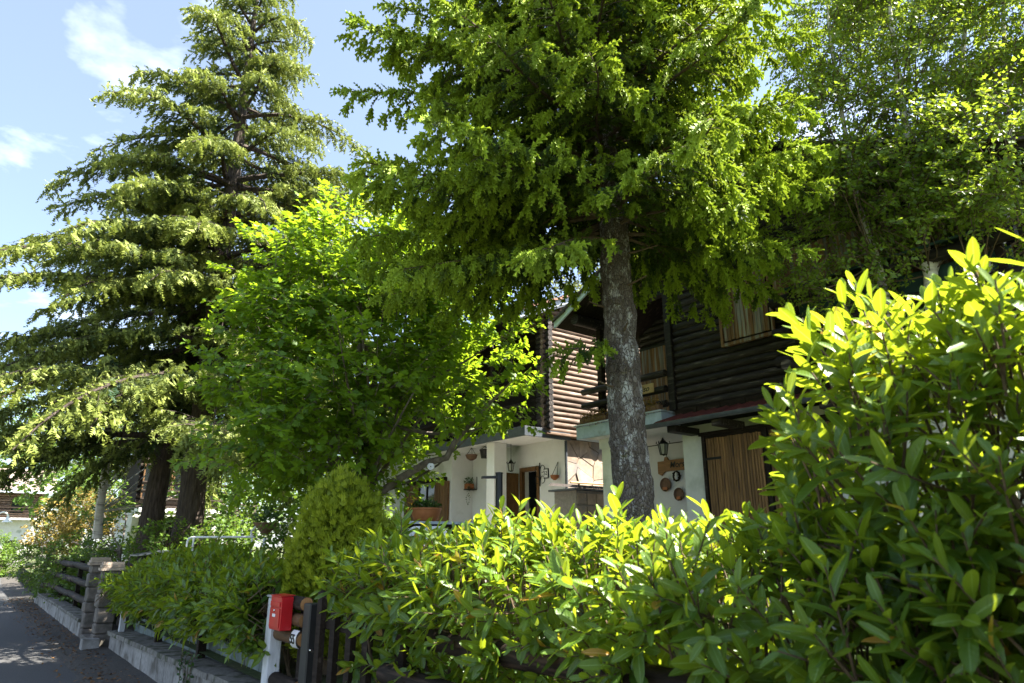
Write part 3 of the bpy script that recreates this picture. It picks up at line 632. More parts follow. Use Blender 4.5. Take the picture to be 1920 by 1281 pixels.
# porch
PX = 10.12
MB().box((PX, NY+.1, .5), (PX+.2, 12.10, 3.93)).box((PX, 12.66, .5), (PX+.2, 14.7, 3.93)).box((PX, 12.10, 3.32), (PX+.2, 12.66, 3.93)).box((9.49, 14.7, .5), (10.3, 14.9, 3.93)).box((9.49, 14.9, .5), (9.69, 20.5, 3.93)).box((10.4, 14.9, .5), (13.5, 20.5, 3.9)).build('porch_wall', M['plaster'], N)
box_obj('porch_floor', (8.9, NY+.05, .4), (PX, 14.7, 1.0), M['pier'], N)
MB().box((PX+.6, NY+.3, .5), (PX+.62, 14., 3.9)).build('dark_hall', M['black'], N)
MB().box((8.92, NY-.02, 3.93), (PX+.05, 15.5, 4.0)).build('porch_ceiling', M['plaster'], N)
box_obj('fascia', (8.86, NY-.055, 3.86), (PX+.03, NY-.024, 4.06), M['slate'], N, .004)
box_obj('fascia', (8.86, NY-.022, 3.86), (8.915, 15.5, 4.06), M['slate'], N, .004)
MB().tube([(PX-.02, NY+.05, .8), (PX-.02, NY+.05, 3.86)], .03, 8).build('downpipe', M['slate'], N, True)
box_obj('column', (9.26, 12.6, .8), (9.62, 12.9, 3.928), M['plaster'], N, .01)
for a, b_ in (((PX-.03, 12.03, 1.0), (PX+.08, 12.11, 3.40)), ((PX-.03, 12.65, 1.0), (PX+.08, 12.73, 3.40)), ((PX-.03, 12.111, 3.31), (PX+.08, 12.649, 3.40))): box_obj('door_frame', a, b_, M['brown_wood'], N, .006)
od = MB().bbox((9.66, 12.74, 1.02), (PX-.035, 12.79, 3.28), .006).build('open_door', M['brown_wood'], N)
for z_ in (1.12, 1.85, 2.58): box_obj('door_panel', (9.71, 12.725, z_), (10.04, 12.7395, z_+.6), M['brown_wood'], od, .01)
# upper loggia
for yy in (12.4, 14.3, 16.2): box_obj('balcony_post', (9.06, yy, 4.03), (9.17, yy+.11, 6.5), M['dark_wood'], N)
for z_ in (4.25, 4.55, 4.85): MB().tube([(9.0, 11.35, z_), (9.0, 18.5, z_)], .055, 8).build('balcony_rail', M['dark_wood'], N, True)
# windows with brown shutters
for px0, px1 in ((820, 845), (765, 790)):
    a = at(px0, 880, X=9.49).y; b_ = at(px1, 880, X=9.49).y
    s_ = box_obj('shutter', (9.43, b_, 2.0), (9.472, a, 3.22), M['brown_wood'], N, .005)
    for k in range(5): box_obj('plank', (9.418, b_+(a-b_)*k/5+.006, 2.03), (9.4295, b_+(a-b_)*(k+1)/5-.006, 3.19), M['brown_wood'], s_, .003)
a = at(790, 880, X=9.49).y; b_ = at(820, 880, X=9.49).y
wn_ = box_obj('window', (9.455, b_, 2.0), (9.475, a, 3.2), M['pane'], N, .003)
for k in range(3): box_obj('window_bar', (9.437, b_+(a-b_)*k/2-.03, 2.0), (9.454, b_+(a-b_)*k/2+.03, 3.2), M['dark_wood'], wn_, .003)
box_obj('lintel', (9.40, b_-.5, 3.225), (9.488, a+.6, 3.33), M['dark_wood'], N, .006)
# roof
nr = MB().prism([(NEX, 10.76, NEZ), (12.6, 10.76, nroof(12.6)), (12.6, 10.76, nroof(12.6)+.07), (NEX, 10.76, NEZ+.07)], (0, 10.2, 0)).build('roof', M['dark_wood'], N)
MB().prism([(12.6, 10.76, nroof(12.6)), (16.6, 10.76, NEZ), (16.6, 10.76, NEZ+.07), (12.6, 10.76, nroof(12.6)+.07)], (0, 10.2, 0)).build('roof_back', M['tile'], N)
MB().prism([(NEX, 10.726, NEZ-.05), (12.6, 10.726, nroof(12.6)-.05), (12.6, 10.726, nroof(12.6)+.09), (NEX, 10.726, NEZ+.09)], (0, .032, 0)).build('verge_board', M['trim'], nr)
MB().prism([(NEX-.01, 10.758, NEZ-.10), (12.6, 10.758, nroof(12.6)-.10), (12.6, 10.758, nroof(12.6)-.005), (NEX-.01, 10.758, NEZ-.005)], (0, .03, 0)).build('under_trim', M['plaster'], nr)
for k in range(14):
    x0, x1 = NEX-.06+k*.30, NEX-.06+(k+1.15)*.30
    for c in range(2):
        MB().prism([(x0, 10.66+c*.3, nroof(x0)+.115), (x1, 10.66+c*.3, nroof(x1)+.078), (x1, 10.95+c*.3, nroof(x1)+.078), (x0, 10.95+c*.3, nroof(x0)+.115)], (0, 0, .05)).build('roof_tile', M['tile'], nr)
MB().prism([(NEX, 11.26, NEZ+.075), (12.6, 11.26, nroof(12.6)+.075), (12.6, 11.26, nroof(12.6)+.12), (NEX, 11.26, NEZ+.12)], (0, 9.6, 0)).build('tile_bed', M['tile'], nr)
# things on the porch
lantern((9.75, at(958, 865, X=9.75).y, 3.42), 'black iron lantern hanging beside the white porch column', .9, .33)
p = at(1025, 888, X=PX); np_ = thing('house_number', 'small white number plate 52 with dark edge by the open door', 'number plate', p)
box_obj('plate', (PX-.03, p.y-.085, p.z-.11), (PX-.002, p.y+.085, p.z+.11), M['dark_metal'], np_, .008)
box_obj('face', (PX-.034, p.y-.07, p.z-.09), (PX-.0301, p.y+.07, p.z+.09), M['white'], np_, .001)
text_obj('digits', '52', .115, M['black'], np_, Matrix(((0, 0, -1, PX-.035), (-1, 0, 0, p.y), (0, 1, 0, p.z), (0, 0, 0, 1))), 0, .002)
p = at(1014, 890, X=PX); il = thing('iron_wall_ornament', 'scrolled black iron wall ornament beside the open brown door', 'ornament', p)
q = MB().tube([(PX-.03, p.y, p.z-.26), (PX-.03, p.y, p.z+.26)], .014, 6)
for s in (-1, 1):
    for zz in (-.12, .12):
        q.tube([(PX-.03, p.y+s*(.02+.075*(1-math.cos(a_))), p.z+zz+.08*math.sin(a_)) for a_ in [i_*.5 for i_ in range(11)]], .008, 5)
q.build('scrollwork', M['iron'], il)
p = at(1047, 892, X=PX); hp = thing('hanging_pot', 'little terracotta pot hung by cords on the white porch wall', 'pot', p)
MB().lathe([(.03, -.10), (.085, -.06), (.10, 0), (.09, .005), (.06, -.03)], (PX-.11, p.y, p.z), 14).build('bowl', M['terracotta'], hp, True)
for s in (-1, 1): MB().tube([(PX-.11, p.y+s*.09, p.z), (PX-.005, p.y, p.z+.30)], .006, 5).build('cord', M['iron'], hp)

# ================================================================== FOLIAGE MACHINERY
def frames(D, U):
    D = np.asarray(D, float); U = np.asarray(U, float)
    x = D/np.linalg.norm(D, axis=1, keepdims=True)
    z = U-(U*x).sum(1, keepdims=True)*x; ln = np.linalg.norm(z, axis=1, keepdims=True)
    bad = ln[:, 0] < 1e-4; z[bad] = np.cross(x[bad], np.array([.3, .7, .2])); ln = np.linalg.norm(z, axis=1, keepdims=True); z /= ln
    y = np.cross(z, x); return np.stack([x, y, z], 2)          # columns are the axes
class Leaves:
    def __init__(s): s.P = []; s.D = []; s.U = []; s.S = []; s.T = []
    def add(s, p, d, u, sc, t): s.P.append(tuple(p)); s.D.append(tuple(d)); s.U.append(tuple(u)); s.S.append(sc); s.T.append(t)
    def arr(s):
        F = frames(s.D, s.U); n = len(s.P); F[:, :, 1] *= RNG.uniform(.78, 1.15, (n, 1)); F[:, :, 2] *= RNG.uniform(.2, 1.9, (n, 1))
        return np.array(s.P), F, np.array(s.S), np.array(s.T)
def leaf_mesh(name, tv, tf, uv, mat, P, Mx, S, T):
    n, k = len(P), len(tv); tv = np.asarray(tv, float); tf = np.asarray(tf, int)
    vs = P[:, None, :] + S[:, None, None]*np.einsum('nij,kj->nki', Mx, tv)
    fs = (tf[None]+(np.arange(n)*k)[:, None, None]).reshape(-1, 3)
    me = bpy.data.meshes.new(name); me.vertices.add(n*k); me.vertices.foreach_set('co', vs.ravel().astype(np.float32))
    nf_ = len(fs); me.loops.add(nf_*3); me.loops.foreach_set('vertex_index', fs.ravel().astype(np.int32))
    me.polygons.add(nf_); me.polygons.foreach_set('loop_start', np.arange(0, nf_*3, 3, dtype=np.int32))
    try: me.polygons.foreach_set('loop_total', np.full(nf_, 3, np.int32))
    except Exception: pass
    me.update(calc_edges=True)
    a = me.attributes.new('tint', 'FLOAT', 'POINT'); a.data.foreach_set('value', np.repeat(T, k).astype(np.float32))
    if uv is not None:
        u = me.uv_layers.new(name='UVMap'); uvv = np.asarray(uv, float)[tf].reshape(-1, 2); u.data.foreach_set('uv', np.tile(uvv, (n, 1)).ravel().astype(np.float32))
        me.polygons.foreach_set('use_smooth', np.ones(nf_, bool))
    me.materials.append(mat); me.validate(); return me
def foliage(parent, L, tmpl, mat, piece=None, npiece=300, stuff='foliage', minpx=0):
    """the pieces that show largest become objects of their own, the rest one joined part"""
    P, Mx, S, T = L.arr(); tv, tf, uv = tmpl
    sel = np.zeros(len(P), bool)
    if piece:
        x, y, d = project(P); inside = (x > -20) & (x < 1940) & (y > -20) & (y < 1300)
        cell = (np.clip(x, -20, 1940)//14).astype(int)*1000+(np.clip(y, -20, 1300)//14).astype(int)
        order = np.lexsort((d, cell)); first = np.ones(len(order), bool); first[1:] = cell[order][1:] != cell[order][:-1]
        front = np.zeros(len(P), bool); front[order[first]] = True
        cand = np.where(front & inside)[0]; cand = cand[np.argsort(-(S/d)[cand])][:npiece]; sel[cand] = True
        lv = np.linspace(.05, 1.0, 12); ms_ = []
        for q in lv: ms_.append(leaf_mesh(piece, tv, tf, uv, mat, np.zeros((1, 3)), np.eye(3)[None], np.ones(1), np.array([q])))
        off = wpos(parent)
        for i in cand:
            o = bpy.data.objects.new(piece, ms_[int(np.argmin(abs(lv-T[i])))]); col.objects.link(o); o.parent = parent
            m4 = Matrix.Identity(4)
            for r in range(3):
                for c in range(3): m4[r][c] = Mx[i][r][c]*S[i]
            m4.translation = V(P[i])-off; o.matrix_local = m4
    k = ~sel
    off = np.array(wpos(parent)); me = leaf_mesh(stuff, tv, tf, uv, mat, P[k]-off, Mx[k], S[k], T[k])
    o = bpy.data.objects.new(stuff, me); col.objects.link(o); o.parent = parent; o['kind'] = 'stuff'; return o

# ---- templates (unit length along x, normal z) : verts, tris, uv
def tri(faces):
    out = []
    for f in faces:
        for i in range(1, len(f)-1): out.append((f[0], f[i], f[i+1]))
    return out
def laurel_t(curl=.21, fold=.30, st=None):
    st = st or [(0, .012), (.09, .055), (.26, .128), (.50, .163), (.74, .148), (.91, .080), (1, 0.0)]
    v, uv, f = [], [], []
    for u, w in st:
        zc = -curl*u*u + .05*math.sin(u*7)*.3
        v += [(u, -w, zc+w*fold), (u, 0, zc), (u, w, zc+w*fold)]; uv += [(u, -1), (u, 0), (u, 1)]
    for i in range(len(st)-1):
        a = i*3
        f += [(a, a+3, a+4, a+1), (a+1, a+4, a+5, a+2)]
    return v, tri(f), uv
def maple_t():
    out = [(0, 0), (-.05, .34), (.20, .27), (.34, .50), (.48, .20), (.70, .24), (1.0, 0)]
    pts = out + [(x, -y) for x, y in out[-2:0:-1]]
    v = [(.33, 0, 0)] + [(x, y, -.10*abs(y)-.12*x*x) for x, y in pts]; n = len(pts)
    return v, [(0, 1+i, 1+(i+1) % n) for i in range(n)], [(x, y) for x, y, z in v]
def oval_t(w=.33, c=.12):
    v = [(0, 0, 0), (.28, -w*.85, .05), (.62, -w*.8, 0), (1, 0, -c), (.62, w*.8, 0), (.28, w*.85, .05), (.45, 0, -.02)]
    return v, [(6, i, i+1) for i in range(5)]+[(6, 5, 0)], [(x, y) for x, y, z in v]
def birch_t():
    v = [(0, 0, 0), (.25, -.38, .05), (1, 0, -.08), (.25, .38, .05)]
    return v, [(0, 1, 2), (0, 2, 3)], [(x, y) for x, y, z in v]
def sprig_t(seed=1, rows=5, teeth=4, ln=.16):
    rs = random.Random(seed); v, f = [], []     # needles grouped in rows round a slightly hooked twig
    ax_ = lambda u: (u, 0, -.22*u*u)
    for r in range(rows):
        a = r*2*math.pi/rows; c, s = math.cos(a), math.sin(a)
        for k in range(teeth):
            u0, u1 = k/teeth, (k+1.15)/teeth; p0, p1 = ax_(u0), ax_(min(1, u1)); l_ = ln*(1 if k < teeth-1 else .6)*rs.uniform(.8, 1.15); um = ax_(min(1.05, .2*u0+.8*u1+.03))
            i = len(v); v += [p0, p1, (um[0]+.02, um[1]+l_*c, um[2]+l_*s)]; f.append((i, i+1, i+2))
    return v, f, None
def branchlet_t(seed=2, n=8):
    rs = random.Random(seed); v, f = [], []
    for k in range(n):
        u = (k+.5)/n; c0 = (u, .02*math.sin(9*u), -.30*u*u)
        for q in range(2):
            a = rs.uniform(0, 6.28); l_ = .30*(1-.4*u)*rs.uniform(.8, 1.2); tip = (c0[0]+l_*.55, c0[1]+l_*math.cos(a), c0[2]+l_*.75*math.sin(a))
            w = .075; b0 = (c0[0]-w, c0[1]-w*math.sin(a)*.8, c0[2]+w*math.cos(a)*.8); b1 = (c0[0]+w, c0[1]+w*math.sin(a)*.8, c0[2]-w*math.cos(a)*.8)
            i = len(v); v += [b0, b1, tip]; f.append((i, i+1, i+2))
    return v, f, None
def spray_t():
    v, f = [], []                              # flat fan of scale-leaved twigs
    for k, (a, l_) in enumerate(((-.9, .6), (-.5, .85), (-.12, 1.), (.3, .92), (.75, .7))):
        c, s = math.cos(a), math.sin(a); w = .085; i = len(v)
        v += [(0, 0, 0), (l_*.55*c+w*s, l_*.55*s-w*c, .04*((k % 2)*2-1)), (l_*c, l_*s, .0), (l_*.55*c-w*s, l_*.55*s+w*c, .03)]; f += [(i, i+1, i+2), (i, i+2, i+3)]
    return v, f, None
TL, TM, TO, TB = laurel_t(), maple_t(), oval_t(), birch_t()
TS = ([(0, 0, 0), (.30, -.34, .05), (.75, -.24, 0), (1, 0, -.1), (.75, .24, 0), (.30, .34, .05)], [(0, 1, 5), (1, 2, 5), (2, 4, 5), (2, 3, 4)], [(0, 0)]*6)
TLS = laurel_t(st=[(0, .012), (.25, .135), (.62, .17), (1, 0.)])
def rvec(s=1.0): return V((random.gauss(0, s), random.gauss(0, s), random.gauss(0, s)))
def sph():
    while True:
        p = V((random.uniform(-1, 1), random.uniform(-1, 1), random.uniform(-1, 1)))
        if .01 < p.length < 1: return p
UP = V((0, 0, 1))

def limb(mb, a, b, r0, r1, bend=.12, n=5, sides=6):
    a, b = V(a), V(b); d = (b-a).length; k = rvec(bend*d*.5); P = []
    for i in range(n+1):
        t = i/n; P.append(a.lerp(b, t)+k*math.sin(math.pi*t)+(UP*(-.05*d*math.sin(math.pi*t))))
    mb.tube(P, [r0+(r1-r0)*i/n for i in range(n+1)], sides, True, .06); return P

# ================================================================== SPRUCE
def spruce():
    b = gp(1.27, 7.2, .6)
    T = thing('spruce_tree', 'tall spruce with grey scaly trunk and bright young shoots before the black house', 'tree', b)
    ax = lambda z: V((b.x-.022*(z-1), b.y+.012*(z-1), z))
    mb = MB(); zs = [.45, .7, 1.1, 1.8, 2.6, 3.4, 4.2, 5., 6., 7.5, 9, 10.5, 12, 13.2]
    P = []; rr = []
    for i, z in enumerate(np.linspace(.4, 13.3, 190)):
        P.append(ax(z)+V((random.uniform(-.008, .008), random.uniform(-.008, .008), 0))); rr.append(max(.012, .222*(1-z/13.6)**.85+.012+.10*math.exp(-(z-.4)*2.5)))
    mb.tube(P, rr, 36, True)
    for i_, p_ in enumerate(mb.v):                       # raised plates and hollows in the bark
        v_ = V(p_); c_ = ax(v_.z); d_ = v_-c_; d_.z = 0
        if d_.length > .02: mb.v[i_] = tuple(v_+d_.normalized()*(.026*noise.noise(V((v_.x*17, v_.y*17, v_.z*9)))+.024*noise.noise(V((v_.x*5, v_.y*5, v_.z*3)))))
    mb.build('trunk', M['spruce_bark'], T, True)
    for px, py in ((1162, 575), (1168, 850), (1185, 700)):
        p = at(px, py, F=7.2); c = ax(p.z); d = V((-c.x, -c.y, 0)).normalized(); d = (d+V((random.uniform(-.3, .3), random.uniform(-.3, .3), 0))).normalized()
        s = c+d*(.235*(1-p.z/13.6)**.85-.01); MB().tube([s, s+d*.045, s+d*.05], [.06, .045, .02], 10, True, .1).build('knot', M['spruce_bark'], T, True)
    for z_, a_ in ((4.7, 3.6), (4.45, 4.6), (4.2, 2.7), (3.9, 4.1), (4.85, 5.2), (3.3, 3.2)):
        c = ax(z_); d = V((math.cos(a_), math.sin(a_), random.uniform(-.1, .2))); MB().tube([c+d*.1, c+d*.24, c+d*random.uniform(.3, .5)+UP*.03], [.016, .012, .006], 6, True, .1).build('dead_stub', M['twig'], T)
    L = Leaves(); br = MB()
    def branch(z, az, Ln, up, sag, dens=1.0, hang=.35, bare=.16):
        s = ax(z); h = V((math.cos(az), math.sin(az), 0)); side = V((-h.y, h.x, 0)); n = max(5, int(Ln*4)); pts = []
        for i in range(n+1):
            t = i/n; pts.append(s+h*Ln*t+UP*(up*Ln*t-sag*Ln*t*t+.45*sag*Ln*t**3)+side*(.06*Ln*math.sin(t*5+az)*t))
        r0 = .010+.0075*Ln
        br.tube(pts, [r0*(1-.85*i/n) for i in range(n+1)], 5, False)
        step = .14/dens; d_ = bare*Ln
        dd0 = bare*Ln*.8
        while dd0 < Ln:                       # shoots on the limb itself
            f_ = dd0/Ln*n; i_ = min(int(f_), n-1); p0 = pts[i_].lerp(pts[i_+1], f_-i_); fd = (pts[i_+1]-pts[i_]).normalized()
            for _ in range(2): L.add(p0, fd*.6+UP*random.uniform(-.5, .9)+side*random.uniform(-.9, .9), UP+rvec(.3), random.uniform(.13, .19), random.uniform(0, .2)+.6*(dd0/Ln)**2)
            dd0 += .075/dens
        def pt(t):
            f = t*n; i = min(int(f), n-1); return pts[i].lerp(pts[i+1], f-i)
        while d_ < Ln:
            t = d_/Ln; p = pt(t); fw = (pt(min(1, t+.08))-pt(max(0, t-.08))).normalized()
            for sd in (-1, 1):
                if random.random() < .1: continue
                ll = min(.85, (.16+.42*Ln*(1-t)*random.uniform(.5, 1.1))*(.75 if t > .75 else 1)); ang = R(random.uniform(38, 66))
                d0 = (fw*math.cos(ang)+side*sd*math.sin(ang)+UP*random.uniform(-.15, .10)).normalized()
                m = max(2, int(ll/.075)); q = p.copy(); dd = d0.copy(); prev = p.copy()
                for k in range(m):
                    dd = (dd+UP*(-hang*random.uniform(.3, 1.2)/m*1.3)+rvec(.035)).normalized(); q = q+dd*.075
                    tipf = (k+1)/m
                    for s2 in (-1, 1):
                        if random.random() < .42: continue
                        sd2 = dd.cross(UP); sd2 = sd2.normalized() if sd2.length > .01 else side
                        a2 = R(random.uniform(25, 60)); sdir = (dd*math.cos(a2)+sd2*s2*math.sin(a2)*random.uniform(.4, 1)+UP*random.uniform(-.8, .2)).normalized()
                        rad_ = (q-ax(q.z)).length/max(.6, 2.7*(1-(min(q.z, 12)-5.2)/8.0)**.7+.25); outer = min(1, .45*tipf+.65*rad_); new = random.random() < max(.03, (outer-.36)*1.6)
                        L.add(q, sdir, UP+rvec(.3), random.uniform(.145, .22), (random.uniform(.55, 1.0) if new else random.uniform(.0, .25)))  # tips pale as new growth, inner shoots dark to deepen crown shade
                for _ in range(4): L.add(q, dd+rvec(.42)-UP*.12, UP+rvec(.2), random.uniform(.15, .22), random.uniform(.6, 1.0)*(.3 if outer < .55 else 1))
                br.tube([p, p.lerp(q, .5)+UP*.02, q], [.006, .004, .002], 3, False)
            d_ += step
        for k in range(3): L.add(pts[-1], (pts[-1]-pts[-2]).normalized()+rvec(.15), UP, random.uniform(.13, .2), random.uniform(.75, 1))
    z, az = 5.35, .4
    while z < 12.9:
        f = (z-5.2)/8.0; n = 7 if z < 9.2 else 5
        dens = .95 if z < 9.4 else .26
        for k in range(n):
            a = az+k*2*math.pi/n+random.uniform(-.22, .22)
            Ln = (2.85 if z < 7.7 else max(.3, 2.85-(z-7.7)*.50))*random.uniform(.74, 1.10)
            rd = math.cos(a)*RT[0]+math.sin(a)*RT[1]; fd_ = math.cos(a)*FW[0]+math.sin(a)*FW[1]
            if rd > .2: Ln *= 1-.20*rd*(1 if fd_ < .4 else .6)
            branch(z+random.uniform(-.12, .12), a, Ln, random.uniform(-.08, .12)+.22*f, random.uniform(.12, .34), dens, random.uniform(.4, .75))
        z += .35; az += 2.4/n*1.1
    # low, sparser limbs hanging out over the maple and in front of the balcony
    toward = lambda px, py, F: (lambda q: math.atan2(q.y-b.y, q.x-b.x))(at(px, py, F=F))
    branch(5.15, toward(800, 560, 7.6), 2.7, -.02, .42, .95, .5, .2)
    branch(5.05, toward(840, 640, 6.6), 2.4, -.08, .40, .85, .5, .3)
    branch(5.0, toward(1020, 650, 5.6), 2.0, -.10, .62, .8, .4, .35)
    branch(5.1, toward(1480, 480, 6.8), 2.0, .0, .38, .95, .5, .2)
    branch(5.2, toward(1350, 500, 6.0), 1.9, -.02, .45, .95, .5, .2)
    branch(5.1, toward(1500, 500, 8.2), 2.0, .0, .38, .9, .5, .2)
    for px_, py_, F_, z_, L_ in ((720, 400, 7.2, 5.55, 2.9), (760, 480, 8.2, 5.4, 2.8), (800, 470, 6.4, 5.6, 2.7), (700, 450, 6.2, 5.75, 2.9), (900, 520, 5.6, 5.45, 2.3), (860, 520, 8.8, 5.3, 2.6)):
        branch(z_, toward(px_, py_, F_), L_, random.uniform(-.04, .06), random.uniform(.28, .42), .9, .7, .22)
    branch(3.72, toward(1040, 700, 6.6), .95, .12, .5, .8, .5, .3)
    tag(br.build('branches', M['twig'], T), kind='stuff')
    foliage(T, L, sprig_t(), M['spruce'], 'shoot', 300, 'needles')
    print('spruce sprigs', len(L.P))
spruce()

# ================================================================== CEDARS
def cedar(base, H_, spread, label, n_br, z0, seed, tilt=(0, 0), dense=1.0, rad=.33, azs=None, prof=None, tier=1.05):
    random.seed(seed)
    T = thing('cedar_tree', label, 'tree', base); b = V(base)
    ax = lambda z: V((b.x+tilt[0]*(z-b.z), b.y+tilt[1]*(z-b.z), z))
    mb = MB(); P, rr = [], []
    for z in np.linspace(b.z-.1, H_, 34):
        f = (z-b.z)/(H_-b.z); P.append(ax(z)+V((random.uniform(-.015, .015), random.uniform(-.015, .015), 0))); rr.append(max(.02, rad*(1-f)**.8+.10*math.exp(-(z-b.z)*1.6)))
    mb.tube(P, rr, 18, True, .06); mb.build('trunk', M['cedar_bark'], T, True)
    L = Leaves(); br = MB()
    for i in range(n_br):
        f = ((i+.5)/n_br); z = z0+(H_-.4-z0)*f**1.05; z = round(z/tier)*tier+random.gauss(0, .14) if z < H_-3 else z; az = i*2.39996+random.uniform(-.35, .35) if azs is None else azs(i)
        Ln = prof(z)*random.uniform(.7, 1.12)
        s = ax(z); h = V((math.cos(az), math.sin(az), 0)); side = V((-h.y, h.x, 0))
        up = .02+.32*f+random.uniform(-.07, .07); sag = .16+.18*random.random()+.1*f
        n = max(5, int(Ln*2.2)); pts = [s+h*Ln*t+UP*(up*Ln*t-sag*Ln*t*t-.10*Ln*t**5)+side*(.05*Ln*math.sin(4*t+i)) for t in [k/n for k in range(n+1)]]
        br.tube(pts, [(.02+.016*Ln)*(1-.9*k/n) for k in range(n+1)], 5, False)
        def pt(t):
            q = t*n; j = min(int(q), n-1); return pts[j].lerp(pts[j+1], q-j)
        d_ = .25*Ln
        while d_ < Ln:
            p = pt(d_/Ln)
            for _ in range(2): L.add(p, h*.5+UP*random.uniform(-.3, .5)+side*random.uniform(-1, 1), UP+rvec(.3), random.uniform(.18, .3), min(1, .35+.6*d_/Ln))
            d_ += .14
        d_ = .22*Ln
        while d_ < Ln*1.0:
            t = d_/Ln; p = pt(t); fw = (pt(min(1, t+.05))-pt(max(0, t-.05))).normalized()
            for sd in (-1, 1):
                ll = (.14+.30*Ln*(1-t)**.8*random.uniform(.5, 1.15)); ang = R(random.uniform(35, 70))
                dd = (fw*math.cos(ang)+side*sd*math.sin(ang)+UP*random.uniform(.0, .18)).normalized(); m = max(2, int(ll/.09)); q = p.copy()
                for k in range(m):
                    dd = (dd+UP*(-.42/m)*random.uniform(.3, 1.2)+rvec(.04)).normalized(); q = q+dd*.09
                    if random.random() > dense: continue
                    s2 = random.choice((-1, 1)); cr = dd.cross(UP); cr = cr.normalized() if cr.length > .01 else side
                    bd_ = (dd*.55+cr*s2*random.uniform(.2, .7)+UP*random.uniform(-.75, -.05)).normalized()
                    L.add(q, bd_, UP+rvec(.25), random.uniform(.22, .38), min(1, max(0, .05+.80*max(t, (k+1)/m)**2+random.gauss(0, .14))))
                if m > 4: br.tube([p, p.lerp(q, .55)+UP*.05, q], [.010, .006, .003], 3, False)
            d_ += random.uniform(.12, .19)
    tag(br.build('branches', M['cedar_bark'], T), kind='stuff')
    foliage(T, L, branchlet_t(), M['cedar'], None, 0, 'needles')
    print(label[:20], len(L.P)); return T
c1 = gp(-7.15, 15.6, .85)
def pr1(z):
    xs = [3, 5, 8, 11, 13.5, 15.5, 17.8]; ys = [3.6, 5.3, 5.0, 3.8, 2.7, 1.6, .3]; return float(np.interp(z, xs, ys))
cedar((c1.x, c1.y, .8), 18.2, 1, 'tall spreading cedar with drooping tips, its bare trunk right of the thinner cedar trunk', 96, 4.2, 21, (0, 0), .92, .30, None, pr1)
c2 = gp(-8.75, 17.0, .85)
def pr2(z): return float(np.interp(z, [3, 5, 8, 10, 12], [4.4, 5.4, 4.6, 2.6, .6]))
cedar((c2.x, c2.y, .8), 12.0, 1, 'lower cedar with leaning trunk and long weeping limbs over the road', 50, 3.9, 22, (.03, -.02), .92, .28, None, pr2)
random.seed(31)

# ================================================================== BROADLEAVED TREES
def crown_points(ells, n, inner=.5, seed=0., gap=-.33):
    out = []; vol = [e[1].x*e[1].y*e[1].z for e in ells]; tot = sum(vol)
    while len(out) < n:
        c, r = random.choices(ells, vol)[0]; p = sph(); l_ = p.length
        if l_ < inner and random.random() < .75: continue
        k = 1+.30*noise.noise(p.normalized()*2.3+c*.7+V((seed, 0, 0)))+.12*noise.noise(p.normalized()*5.5+c)
        w = c+V((p.x*r.x, p.y*r.y, p.z*r.z))*k
        if noise.noise(w*1.3+V((seed, 3, 1))) < gap: continue      # gaps
        out.append((w, p.normalized(), l_))
    return out
def broadleaf(T, ells, n_twig, per, leaf, size, tmpl, mat, trunk_pts, trunk_r, bark, piece=None, n_limb=24, flat=.75, droop=.0, seed=0., spacing=.055, limb_r=.05, tintbias=0., sides=10, npiece=300, twigm=None, gap=-.33):
    mb = MB(); mb.tube(trunk_pts, trunk_r, sides, True, .05); mb.build('trunk', bark, T, True)
    pts = crown_points(ells, n_twig, .5, seed, gap); L = Leaves(); tw = MB()
    for p, nrm, l_ in pts:
        d = (nrm*.8+UP*(.35-droop)+rvec(.35)).normalized(); q = p-d*spacing*per*.25
        a0 = q.copy(); tb = random.gauss(0, .12)
        for k in range(per//2):
            q = q+d*spacing; d = (d+UP*(-.10*droop-.02)+rvec(.05)).normalized()
            cr = d.cross(UP); cr = cr.normalized() if cr.length > .05 else V((1, 0, 0))
            if k % 2: cr = cr.cross(d)*.5+cr*.6
            for s in (-1, 1):
                ld = (cr*s*.9+d*.45+UP*random.uniform(-.35, .15)).normalized()
                L.add(q+ld*size*.35, ld, UP*flat+nrm*.35+rvec(.33), size*random.uniform(.65, 1.15), min(1, max(0, .22+.5*l_**3+tb+tintbias+random.gauss(0, .14))))  # inner leaves coloured darker, deepening the shade within the crown
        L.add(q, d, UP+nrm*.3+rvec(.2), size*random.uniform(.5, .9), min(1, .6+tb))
        tw.tube([a0, a0.lerp(q, .5), q], [.005, .004, .002], 3, False)
    trunk_pts = [V(t) for t in trunk_pts]
    for i in range(n_limb):
        p = random.choice(pts)[0]; t = random.uniform(.35, .95); f = t*(len(trunk_pts)-1); j = min(int(f), len(trunk_pts)-2); s = trunk_pts[j].lerp(trunk_pts[j+1], f-j)
        if p.z < s.z-.3: s = trunk_pts[max(1, len(trunk_pts)//3)]
        limb(tw, s, p, limb_r*random.uniform(.6, 1.1), limb_r*.12, .14, 5, 5)
    tag(tw.build('branches', twigm or bark, T), kind='stuff')
    foliage(T, L, tmpl, mat, piece, npiece, leaf); return T, L

